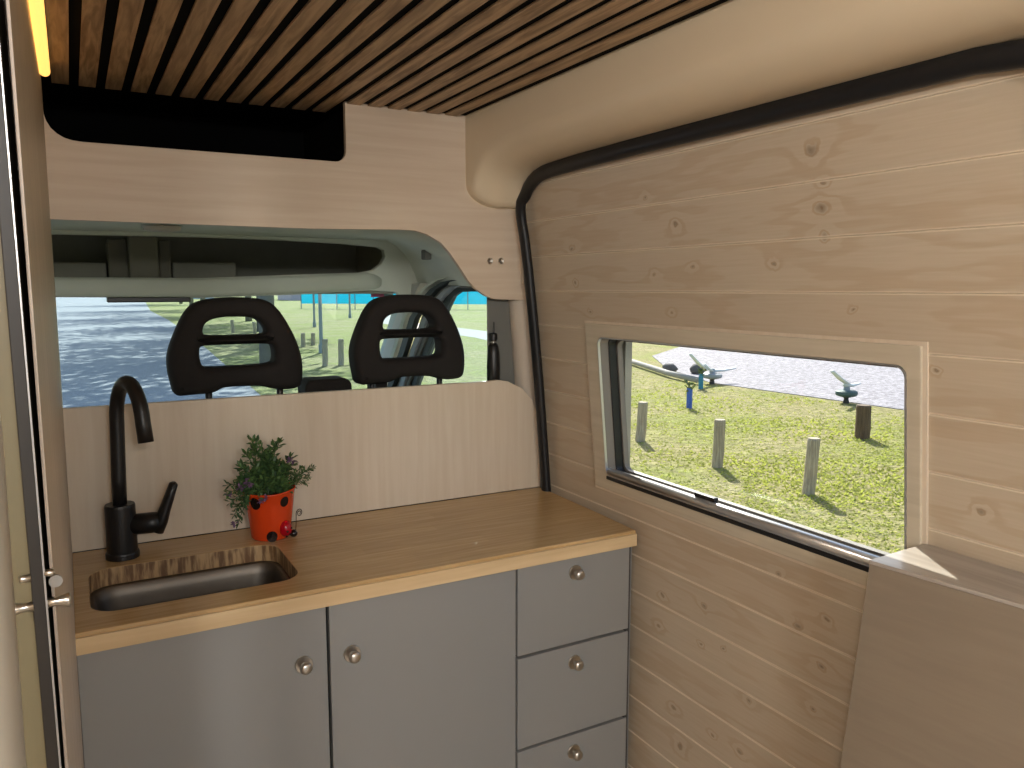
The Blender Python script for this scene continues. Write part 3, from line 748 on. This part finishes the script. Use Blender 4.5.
# front fascia with the shelf opening
YL = 2.6
def s2(x, y): p = ony(x, y, YL); return (p.x, p.z)
outer = [(-.75, 1.655), (.9, 1.672), (1.08, 1.66), (1.16, 1.60), (1.17, 1.50), (1.16, 1.45), (1.12, 1.40), (1.05, 1.40)]+[s2(395, 292), s2(370, 290.5), s2(300, 294.5), s2(200, 298)]+[(-.04, 1.424), (-.75, 1.424)]
inner = [(-.70, 1.487), s2(60, 277), s2(200, 278), s2(300, 274.5), s2(360, 272.5), s2(373, 270), s2(381, 264), s2(385, 257), s2(384, 250), s2(378, 247), s2(340, 243.5), s2(280, 240), s2(200, 237), s2(52, 234), (-.70, s2(52, 234)[1])]
bm = slab_xz(outer, [inner], YL, .03, .004); sh = struct('trim_5', bm, HEAD, smooth=False)
# rounded lip
bm = B(); tube(bm, [(-.72, YL-.002, 1.455), s2(200, 288) and (s2(200, 288)[0], YL-.002, s2(200, 288)[1]), (s2(300, 284.5)[0], YL-.002, s2(300, 284.5)[1]), (s2(365, 281)[0], YL-.002, s2(365, 281)[1]), (.93, YL+.012, 1.47)], .028, 14, flat=.5, upv=(0, 1, 0)); struct('trim_6', bm, HEAD, smooth=True)
# tray behind the lip
bm = B(); box(bm, -.72, 1.0, YL+.03, 3.05, 1.430, 1.445); box(bm, -.72, 1.0, 3.04, 3.05, 1.445, 1.70); box(bm, -.72, 1.0, YL+.03, 3.05, 1.69, 1.70); box(bm, .99, 1.0, YL+.03, 3.05, 1.445, 1.69); box(bm, -.73, -.72, YL+.03, 3.05, 1.42, 1.70)
struct('wall_shelf_tray', bm, HEADD)
# centre console box and side dividers inside the shelf
cb = thing('shelf_divider', (.2, 2.72, 1.445), 'pale grey divider block in the middle of the overhead shelf', 'shelf divider')
o_ = (.2, 2.72, 1.445)
q = lambda x, y, Y: ony(x, y, Y)
bm = B(); box(bm, q(128, 240, 2.68).x, q(158, 240, 2.68).x, 2.68, 2.9, 1.446, 1.62, o_); link('block', bm, BOXM, cb, bevel=.008)
bm = B(); box(bm, q(107, 240, 2.74).x, q(127, 240, 2.74).x, 2.74, 2.9, 1.446, 1.60, o_); link('side_pocket', bm, BOXM, cb, bevel=.006)
bm = B(); box(bm, q(158, 240, 2.74).x, q(170, 240, 2.74).x, 2.74, 2.9, 1.446, 1.60, o_); link('side_pocket', bm, BOXM, cb, bevel=.006)
for a, b_, t in ((52, 106, 262), (172, 236, 262)):
    bm = B(); x0, x1 = q(a, 260, 2.8).x, q(b_, 260, 2.8).x; box(bm, x0, x1, 2.80, 2.95, 1.4455, q(a, t, 2.8).z)
    tag(link('storage_box', bm, HEADD, bevel=.006), 'low dark box in the overhead shelf, on the '+('driver' if a < 100 else 'passenger')+' side of the divider', 'box')
# dome lamp on the headliner
c = onz(162, 227, 1.650)
c = ony(162, 229, 2.12); dl = thing('cab_dome_lamp', (c.x, 2.12, c.z+.007), 'flat oval dome lamp on the grey cab headliner', 'lamp')
p = ony(162, 228, 2.12)
bm = B(); lathe(bm, [(.045, .0), (.042, -.010), (.02, -.014), (.001, -.014)], 24, (p.x-c.x, 0, 0)); bmesh.ops.scale(bm, vec=(1, .6, 1), verts=bm.verts[:]); link('lens', bm, PILLAR, dl, smooth=True)
# grab handle socket
p = ony(427, 255, 2.25)
bm = B(); box(bm, p.x-.012, p.x+.012, 2.24, 2.27, p.z-.014, p.z+.016); tag(link('grab_handle', bm, PILLARD, bevel=.004), 'small grey grab handle socket on the cab side trim above the seat', 'handle')
# visor edge under the shelf
a, b_ = ony(107, 300.5, 2.62), ony(190, 299.5, 2.62)
bm = B(); box(bm, a.x, b_.x, 2.60, 2.66, a.z-.006, a.z+.010); tag(link('sun_visor', bm, MATTE, bevel=.003), 'thin black folded visor under the overhead shelf lip', 'visor')

# small red and white sticker at the top corner of the windscreen
a, b_ = ony(371, 291.5, 2.70), ony(384, 297, 2.70); m_ = ony(393, 291.5, 2.70)
stk = thing('windscreen_sticker', (a.x, 2.70, b_.z), 'small red and white sticker at the windscreen top above the second headrest', 'sticker')
o_ = (a.x, 2.70, b_.z)
bm = B(); box(bm, a.x, b_.x, 2.700, 2.703, b_.z, a.z, o_); link('red_field', bm, plain('pink_red_print', srgb(245,90,120), .5), stk)
bm = B(); box(bm, b_.x, m_.x, 2.700, 2.703, b_.z, a.z+.004, o_); link('white_field', bm, WHITEG, stk)
# B pillar: dark flat inside, beige round column
bm = B()
hexa(bm, [ony(489, 385, 1.90)-Vector((0, 0, 1.0)), (1.10, 1.90, .2), (1.10, 1.97, .2), (1.02, 1.97, .2)], [(ony(486.5, 296, 1.90).x, 1.90, 1.46), (1.10, 1.90, 1.46), (1.10, 1.97, 1.46), (1.02, 1.97, 1.46)])
struct('wall_pillar', bm, PILLARD, bevel=.006)
bm = B()
tube(bm, [(1.105, 1.895, 0), (1.105, 1.895, 1.0), (1.100, 1.893, 1.15), (1.088, 1.89, 1.30), (1.075, 1.888, 1.43), (1.05, 1.888, 1.6)], .034, 24, upv=(0, 1, 0)); struct('trim_7', bm, PBEIGE, smooth=True)
bm = B(); box(bm, 1.12, 1.19, 1.862, 1.93, 0, 1.75); box(bm, 1.05, 1.19, 1.829, 1.8415, 1.46, 1.75); box(bm, 1.055, 1.12, 1.862, 1.885, 1.44, 1.75); struct('wall_pillar_back', bm, PBEIGE)
# seat belt anchor
c = ony(492, 350, 1.885)
bl = thing('seat_belt_anchor', (c.x, 1.885, c.z), 'black seat belt anchor hanging on the cab door pillar', 'seat belt')
def rel(x, y): p = ony(x, y, 1.885); return Vector((p.x-c.x, 0, p.z-c.z))
bm = B(); t0, t1 = rel(494, 343), rel(493, 383)
lathe(bm, [(.008, t0.z), (.014, t0.z-.008), (.017, t0.z-.03), (.018, t1.z*.5), (.018, t1.z-.05)], 20, (t0.x-.002, 0, 0)); link('anchor_body', bm, MATTE, bl, smooth=True)
t0, t1 = rel(493, 333), rel(493, 341)
bm = B(); lathe(bm, [(.010, t1.z), (.0115, t1.z+.004), (.0115, t0.z-.003), (.009, t0.z)], 18, (t0.x, 0, 0)); link('anchor_cap', bm, MATTE, bl, smooth=False)
bm = B(); lathe(bm, [(.006, rel(493, 345).z), (.006, t1.z)], 12, (t0.x, 0, 0)); link('anchor_neck', bm, NICKEL, bl)
bm = B(); tube(bm, [rel(494, 333), rel(494, 322)], .0018, 8); link('belt_guide', bm, MATTE, bl)

# cab door: frame with window (plane x ~1.05), raked front edge
XD = 1.05
def dd(x, y): p = onx(x, y, XD); return (p.y, p.z)
def slab_yz(outline, holes, x0, depth, bev):
    bm = slab_xz(outline, holes, 0, depth, bev)
    for v in bm.verts: x, y, z = v.co; v.co = Vector((x0+y, x, z))
    return bm
dO = [(1.93, .3), (1.93, 1.475), (2.25, 1.475), dd(447, 281), dd(432, 290), dd(424, 305), dd(416, 330), dd(406, 357), dd(392, 392), (3.0, .9), (3.05, .3)]
dI = [(1.955, .95), dd(490, 290), dd(470, 288), dd(452, 288), dd(444, 293), dd(437, 308), dd(428, 330), dd(418, 356), dd(406, 390), (2.78, .95)]
cd_ = bpy.data.objects.new('door_1', None); COL.objects.link(cd_); cd_['kind'] = 'structure'
bm = slab_yz(dO, [dI], XD+.004, .05, .004); link('door_shell', bm, PILLARD, cd_)
dI2 = [(1.975, .98), dd(488, 292.5), dd(470, 291.5), dd(456, 292), dd(449, 297), dd(442, 311), dd(432, 333), dd(422, 358), dd(410, 392), (2.70, .98)]
bm = slab_yz(dI, [dI2], XD+.012, .012, .001); link('window_seal', bm, DGREEN, cd_)
bm = B(); prism(bm, [(XD+.03, y, z) for y, z in dI], (.004, 0, 0)); link('pane', bm, WGLASS, cd_)
# dark seal strips and pillar faces beside the windscreen
def strip(name, pts, w, mat, off=0, d=.02):
    bm = B(); P_ = [Vector(p) for p in pts]
    A_ = [(p.x, p.y-w/2, p.z) for p in P_]; C_ = [(p.x, p.y+w/2, p.z) for p in P_]
    rows = [[(x+d, y, z) for x, y, z in A_], A_, C_, [(x+d, y, z) for x, y, z in C_]]
    grid(bm, [[r[i] for r in rows] for i in range(len(P_))]); return struct(name, bm, mat, smooth=False)
def path_x(X, L): return [onx(x, y, X) for x, y in L]
strip('trim_8', path_x(1.035, [(470,281),(455,280),(444,282),(433,289),(424,299),(412,318),(402,350),(390,385),(381,412)]), .05, DGREEN)
strip('trim_9', path_x(1.045, [(455,286),(447,289),(438,298),(431,310),(424,320),(413,350),(401,385),(392,412)]), .04, GREYC)
strip('trim_10', path_x(1.03, [(460,276.5),(446,277.5),(434,281),(424,288),(414,300),(404,318),(394,350),(382,385),(373,412)]), .03, HEAD)
# A pillar body
def apath(w): return w
bm = B()
La = [(398,285),(391,315),(379,355),(369,385),(359,410)]; Lb = [(420,283),(403,318),(393,350),(381,385),(372,412)]
Pa = [onx(x, y, 1.06) for x, y in La]; Pb = [onx(x, y, 1.035) for x, y in Lb]
grid(bm, [[a, b_, b_+Vector((.04, 0, 0)), a+Vector((.04, 0, 0))] for a, b_ in zip(Pa, Pb)]); struct('trim_11', bm, PILLAR)

# windscreen and dash
bm = B(); grid(bm, [[(-.85, 2.66, 1.46), (.2, 2.72, 1.46), (1.10, 2.66, 1.44)], [(-.85, 3.5, .72), (.2, 3.65, .72), (1.15, 3.5, .72)]])
ws = link('window_2', bm, WGLASS, kind='structure'); md = ws.modifiers.new('t', 'SOLIDIFY'); md.thickness = .005
bm = B(); hexa(bm, [(-.8, 2.95, .0), (1.05, 2.95, .0), (1.05, 3.6, .0), (-.8, 3.6, .0)], [(-.8, 3.0, .88), (1.05, 3.0, .88), (1.05, 3.5, .80), (-.8, 3.5, .80)]); tag(link('dashboard', bm, DARKG, bevel=.03), 'grey dashboard under the windscreen', 'dashboard')
# outer cab sides (left door not seen)
bm = B(); box(bm, -.86, -.82, 1.99, 3.0, 0, 1.0); struct('wall_cab_left', bm, PILLARD)
bm = B(); box(bm, -.86, 1.2, 1.99, 3.06, 1.72, 1.76); struct('roof_cab', bm, WHITEG)

# ------------------------------------------------------------------ outdoors
GZ = -.6
bm = B(); box(bm, -160, 240, -60, 420, GZ-.3, GZ); struct('lawn', bm, GRASS)
# road beside the van
bm = B(); L = [(-14, -40), (2.6, -40), (2.6, 8), (3.3, 19), (3.9, 28), (4.6, 40), (5.4, 55), (6.2, 78), (9, 120), (20, 260), (-20, 260), (-14, 120)]
prism(bm, [(x, y, GZ-.04) for x, y in L], (0, 0, .05)); struct('road', bm, ASPH)
bm = B(); L = [(12.2, -30), (12.2, 8.2), (12.05, 12.8), (13.2, 15.6), (15.3, 18.8), (19.5, 22.0), (60, 30), (60, -30)]
prism(bm, [(x, y, GZ-.04) for x, y in L], (0, 0, .052)); struct('car_park', bm, ASPH2)
bm = B(); L = [(13.6, 24.6), (14.6, 29.4), (16.0, 47), (20, 60), (22, 60), (18.0, 46), (17, 29), (22, 26.5), (20, 24)]
prism(bm, [(x, y, GZ-.04) for x, y in L[::-1]], (0, 0, .045)); struct('path', bm, GRAVEL)
# kerb log row by the car park
lp = [onz(612, 355, GZ+.1), onz(640, 364, GZ+.1), onz(668, 373, GZ+.1), onz(697, 380, GZ+.1)]
bm = B(); tube(bm, lp, .065, 12); tag(link('barrier_log', bm, CONC, smooth=True), 'pale low barrier log lying along the car park edge behind the blue tree guards', 'barrier')
g1 = onz(674, 371, GZ+.05)
for k, dx_ in enumerate((-.25, .45)):
    bm = B(); bmesh.ops.create_icosphere(bm, subdivisions=2, radius=.19)
    for v in bm.verts: v.co *= 1+R3(.12); v.co.z *= .75
    o = link('boulder', bm, plain('dark_stone_%d' % k, srgb(92, 92, 92), .9), smooth=True); o.location = (g1.x+dx_*.8, g1.y-dx_*.5-.2, GZ+.12)
    tag(o, 'small dark boulder against the pale log, '+('farther from' if k == 0 else 'nearer to')+' the blue tree guards', 'boulder')

def bollard(bx, by, tx, ty, w, mat, label, r=None, cat='post', group=None):
    gp = onz(bx, by, GZ); tp_ = ony(tx, ty, gp.y)
    o = Vector(gp); bm = B()
    lean = Vector((tp_.x-gp.x, 0, 0))
    h = tp_.z-GZ; n = 14
    prof = [(w, -.12), (w, 0), (w*1.02, h*.3), (w*.98, h*.7), (w, h-.02), (w*.9, h)]
    lathe(bm, prof, n)
    for v in bm.verts: v.co += lean*(max(v.co.z, 0)/h); v.co.x += .006*sin(v.co.z*9); 
    ob = link('bollard', bm, mat, smooth=False); ob.location = (gp.x, gp.y, GZ); return tag(ob, label, cat, group)
GB = 'wooden bollards on the verge'
bollard(640, 441, 643.5, 402, .068, POSTM, 'slim grey wooden bollard on the grass closest to the black window edge', group=GB)
bollard(717, 467, 720.5, 419.5, .064, POSTM, 'grey wooden bollard standing mid-window, between a slim and a taller one', group=GB)
bollard(808, 494, 814.5, 438, .062, POSTM, 'tallest pale wooden bollard on the grass, standing nearest the van', group=GB)
bollard(862, 438, 864, 405, .098, POSTD, 'thick dark brown wooden bollard close to the car park edge', group=GB)
bollard(912, 470, 914, 405, .07, POSTD, 'dark wooden bollard half hidden by the window frame edge', group=GB)
GW = 'bollards seen through the windscreen'
for bx, by, tx, ty, lb_ in ((325,366,325,339,'grey bollard through the windscreen, beside the tall pole'),(341,365,341,339,'grey bollard through the windscreen, just before the headrest with the pillar behind'),(303,347,303,333,'short bollard through the windscreen hugging the first headrest'),(313,345,313,333,'short bollard through the windscreen between the pole and the first headrest'),
                            (233,333,232,320,'bollard seen through the upper slot of the first headrest'),(255,334,254,322,'slim bollard in the upper headrest slot beside its neighbour')):
    bollard(bx, by, tx, ty, .075, POSTM, lb_, group=GW)
# tree guards
def guard(bx, by, tx, ty, mat, label):
    gp = onz(bx, by, GZ); h = ony(tx, ty, gp.y).z-GZ
    t = thing('tree_guard', (gp.x, gp.y, GZ), label, 'tree guard')
    bm = B(); n = 3; w = .085
    P_ = [(w*cos(a), w*sin(a)) for a in (.3, .3+2.09, .3+4.19)]; P_ = smooth_closed(P_, 1)
    rows = [[bm.verts.new((x, y, z)) for x, y in P_] for z in (0, h)]
    for i in range(len(P_)): bm.faces.new((rows[0][i], rows[0][(i+1) % len(P_)], rows[1][(i+1) % len(P_)], rows[1][i]))
    ob = link('sleeve', bm, mat, t); md = ob.modifiers.new('t', 'SOLIDIFY'); md.thickness = .006
    bm = B()
    for k in range(26):
        a = R3(3.1); leaf(bm, Vector((R3(.05), R3(.05), h*random.uniform(.75, 1.25))), Vector((cos(a), sin(a), .8)), .10, .02)
    tube(bm, [(0, 0, 0), (0, 0, h*1.1)], .008, 6); link('sapling', bm, LEAF, t)
guard(689.5, 408, 690, 388, BLUE, 'blue plastic tree guard on the grass behind the slim bollard')
guard(701, 389, 701, 374, TEALS, 'teal plastic tree guard beside the grey spinner at the car park edge')
# low fixtures with blades on the car-park edge
def spinner(c, w, h, col, arms, label, tilt=0.):
    gp = onz(*c, GZ); t = thing('park_spinner', (gp.x, gp.y, GZ), label, 'park fixture')
    bm = B(); lathe(bm, [(w*.30, 0), (w*.22, h*.25), (w*.25, h*.5)], 16); link('stem', bm, plain('dark_stem', srgb(40, 48, 48), .7), t)
    bm = B(); lathe(bm, [(w*.3, h*.38), (w*.9, h*.5), (w, h*.62), (w*.98, h*.78), (w*.85, h*.84), (w*.3, h*.86)], 24); link('round_top', bm, col, t, bevel=0)
    bm = B(); lathe(bm, [(w*.32, h*.84), (w*.26, h*1.1), (w*.2, h*1.25)], 14); link('hub', bm, GREYC, t)
    for (x1, y1, x2, y2) in arms:
        a = ony(x1, y1, gp.y)-Vector((gp.x, gp.y, GZ)); b2 = ony(x2, y2, gp.y)-Vector((gp.x, gp.y, GZ)); m_ = (a+b2)/2-Vector((0, 0, .02))
        bm = B(); tube(bm, [a, m_, b2], [.06, .06, .045], 10, flat=.5, upv=(0, 0, 1)); link('blade', bm, WHW_, t, smooth=True)
spinner((846, 403), .19, .27, GREEND, [(848, 384, 832, 371), (845, 385, 859, 383.5)], 'dark green round fixture with two pale blades behind the thick brown bollard')
spinner((712, 384), .21, .27, GREYC, [(712, 371, 735, 368), (712, 371, 704, 364), (706, 370, 690, 354)], 'grey round fixture with three blades behind the teal tree guard')

# teal mesh fence far off
fa, fb = Vector((20.2, 80, GZ)), Vector((52, 52, GZ))
fe = thing('site_fence', fa, 'bright teal sheeted fence far across the park', 'fence')
bm = B(); n_ = 22; dv = (fb-fa)/n_
for i in range(n_):
    a = dv*i; b_ = dv*(i+.97)
    hexa(bm, [a+Vector((0, 0, .5)), b_+Vector((0, 0, .5)), b_+Vector((.04, .04, .5)), a+Vector((.04, .04, .5))], [a+Vector((0, 0, 1.75)), b_+Vector((0, 0, 1.75)), b_+Vector((.04, .04, 1.75)), a+Vector((.04, .04, 1.75))])
link('sheet', bm, TEAL, fe)
for i in range(n_+1):
    p = dv*i; bm = B(); tube(bm, [p+Vector((0, -.05, 0)), p+Vector((0, -.05, 1.9))], .045, 8); link('fence_post', bm, GREYC, fe)
# houses beyond
def house(x, y, w, d, h, rh, wc, rc, label):
    t = thing('house', (x, y, GZ), label, 'house')
    bm = B(); box(bm, -w/2, w/2, -d/2, d/2, 0, h); link('walls', bm, wc, t)
    bm = B(); hexa(bm, [(-w/2-.4, -d/2-.4, h), (w/2+.4, -d/2-.4, h), (w/2+.4, d/2+.4, h), (-w/2-.4, d/2+.4, h)], [(-w/2+1.5, -.2, h+rh), (w/2-1.5, -.2, h+rh), (w/2-1.5, .2, h+rh), (-w/2+1.5, .2, h+rh)]); link('roof', bm, rc, t)
    for k in range(3):
        bm = B(); xx = -w/2+w*(k+.7)/3.6; box(bm, xx-.8, xx+.8, -d/2-.05, -d/2+.02, .9, 2.2); link('window', bm, DARKG, t)
PINKW = plain('pinkish_render', srgb(222,196,196), .8); WHW = plain('white_render', srgb(228,226,222), .8); TILE = plain('red_tile', srgb(170,80,66), .8)
house(43, 138, 22, 10, 3.0, 2.2, PINKW, TILE, 'pinkish house far beyond the park, behind the gap of the headrests')
house(62, 120, 16, 10, 3.0, 2.2, WHW, TILE, 'white house far off beside the teal fence')
house(16, 165, 16, 9, 3.2, 2.2, WHW, plain('grey_tile', srgb(110,110,116), .8), 'small white house at the far end of the road verge')
# poles and trees
def pole(bx, by, w, h, label, cat='pole'):
    gp = onz(bx, by, GZ); t = thing('lamp_post', (gp.x, gp.y, GZ), label, cat)
    bm = B(); lathe(bm, [(w*1.5, 0), (w*1.5, .25), (w, .3), (w*.7, h)], 12); link('post', bm, GREYC, t, smooth=False)
    bm = B(); tube(bm, [(0, 0, h-.1), (-.3, -.1, h+.15), (-1.1, -.3, h+.3)], .04, 8); link('arm', bm, GREYC, t)
    bm = B(); box(bm, -1.5, -1.0, -.4, -.2, h+.24, h+.34); link('lamp_head', bm, GREYC, t, bevel=.03)
pole(321.5, 353, .06, 6, 'tall grey lamp post through the windscreen between the headrests')
pole(314.5, 327, .06, 6, 'thin far lamp post through the windscreen next to the nearer one')
pole(350, 318, .07, 6, 'far lamp post in front of the teal fence')
random.seed(11)
def tree(x, y, h, cr, label, tr=.22, nb=8, nl=300, lsz=.34):
    t = thing('tree', (x, y, GZ), label, 'tree', 'park trees lining the road')
    bm = B(); tube(bm, [(0, 0, -.1), (.05, .03, h*.3), (-.1, .1, h*.6), (.1, 0, h*.9)], [tr, tr*.8, tr*.55, tr*.25], 10)
    ends = []
    for i in range(nb):
        a = 2*pi*i/nb+R3(.3); z0 = h*random.uniform(.4, .7); e = Vector((cos(a)*cr*random.uniform(.5, .95), sin(a)*cr*random.uniform(.5, .95), z0+cr*random.uniform(.2, .8)))
        st = Vector((0, 0, z0)); mid = st*.5+e*.5+Vector((0, 0, .2)); tube(bm, [st, mid, e], [tr*.35, tr*.22, tr*.08], 7); ends += [mid, e]
    link('trunk', bm, BARK, t, smooth=True)
    bm = B()
    for i in range(nl):
        c = random.choice(ends)+Vector((R3(1), R3(1), R3(.7)))*cr*.33
        d = Vector((R3(1), R3(1), R3(.6))); leaf(bm, c, d, lsz*random.uniform(.7, 1.4), lsz*.28)
    link('crown', bm, LEAFD, t)
TR = [(8.6, 24.0, 8, 3.4), (10.5, 40, 9, 4), (7.2, 15.0, 8, 3.2), (12.5, 54, 9, 4.2), (11, 70, 9, 4), (13, 92, 10, 4.5), (-1, 60, 0, 0), (16, 115, 10, 5)]
LB = ['second tree ahead on the verge, past the lamp post', 'grey-barked tree by the road, well beyond the bollards', 'nearest roadside tree whose trunk the headrest hides', 'roadside tree in the distance behind the first headrest', 'distant roadside tree left of the first headrest', 'far tree standing where the road bends', '', 'farthest tree visible at the road end']
TR = [(6.0, 28.5, 11, 5.2), (7.9, 39, 11, 5.4), (4.9, 17.6, 10, 4.8), (9.6, 51, 11, 5.4), (9.0, 66, 11, 6), (10.4, 84, 12, 6.4), None, (12.6, 112, 12, 7)]
# keep the nearest trunk exactly behind the first headrest
gp = onz(268, 368, GZ); TR[2] = (gp.x, gp.y, 11, 4.8)
for q_, l_ in zip(TR, LB):
    if q_: tree(*q_, l_, nl=2600, lsz=.42)
# grass blades within sight of the side window
random.seed(3)
bm = B()
def gr_noise(x, y): return sin(x*1.3+2*sin(y*.7))*cos(y*1.1+sin(x*.9))
cnt = 0
while cnt < 12000:
    px, py = random.uniform(610, 925), random.uniform(352, 560)
    if py > 352+ (px-610)*.9+190: continue
    p = onz(px, py, GZ)
    if p.x > 11.9 or p.x < 3 or p.y > 26: continue
    p += Vector((R3(.05), R3(.05), 0))
    nn = gr_noise(p.x, p.y)
    if nn < -.1 and random.random() < .6: continue
    h = random.uniform(.012, .03)*(1.2 if nn > .2 else .8); a = R3(3.14); w = .007+.0011*p.length
    d = Vector((cos(a)*w, sin(a)*w, 0)); tlt = Vector((R3(.04), R3(.04), h))
    bm.faces.new((bm.verts.new(p-d), bm.verts.new(p+d), bm.verts.new(p+tlt))); cnt += 1
tag(link('grass', bm, BLADE, kind='stuff'), 'patchy yellow-green grass on the verge outside the side window', 'grass')

# ------------------------------------------------------------------ light
w = bpy.data.worlds.new('sky'); S.world = w; w.use_nodes = True; nt = w.node_tree
bg = nt.nodes['Background']; sky = nt.nodes.new('ShaderNodeTexSky'); sky.sky_type = 'NISHITA'; sky.sun_disc = False
sky.sun_elevation = math.radians(40); sky.sun_rotation = math.radians(30); sky.altitude = 50; sky.air_density = 1; sky.dust_density = 2
nt.links.new(sky.outputs[0], bg.inputs[0]); bg.inputs[1].default_value = .27
sun = bpy.data.lights.new('sun', 'SUN'); sun.energy = 9.0; sun.angle = math.radians(.6); sun.color = (1, .95, .87)
so_ = bpy.data.objects.new('sun', sun); COL.objects.link(so_)
so_.rotation_euler = Vector((.36, .62, .54)).to_track_quat('Z', 'Y').to_euler()
# fill lamps added to the ceiling behind the camera, brightening the interior
for i, (x, y) in enumerate(((-.42, -.35), (.08, -.95), (-.42, -1.35), (.25, -1.7))):
    t = thing('added_fill_lamp', (x, y, ZC), 'round fill lamp added among the ceiling slats, unseen behind the camera', 'light', 'added fill lamps')
    bm = B(); lathe(bm, [(.062, 0), (.062, -.006), (.050, -.010), (.050, -.001)], 28); link('bezel', bm, NICKEL, t)
    bm = B(); lathe(bm, [(.049, 0), (.049, -.004), (.03, -.012), (.001, -.014)], 28); link('lens', bm, FILL, t, smooth=True)
    l = bpy.data.lights.new('fill_light', 'POINT'); l.shadow_soft_size = .06; l.energy = 24; l.color = (1, .985, .965)
    lo = bpy.data.objects.new('fill_light', l); COL.objects.link(lo); lo.location = (x, y, ZC-.085)

# ------------------------------------------------------------------ camera
cam = bpy.data.cameras.new('camera'); cam.sensor_width = 36; cam.lens = F/1024*36; cam.clip_start = .02; cam.clip_end = 1000
co = bpy.data.objects.new('camera', cam); COL.objects.link(co)
co.matrix_world = Matrix.Translation(E0) @ Matrix((RT, UP, -FW)).transposed().to_4x4()
S.camera = co
vs = S.view_settings; S.display_settings.display_device = 'sRGB'
vs.view_transform = 'Standard'; vs.look = 'None'; vs.gamma = 1; vs.use_curve_mapping = False; vs.exposure = .08
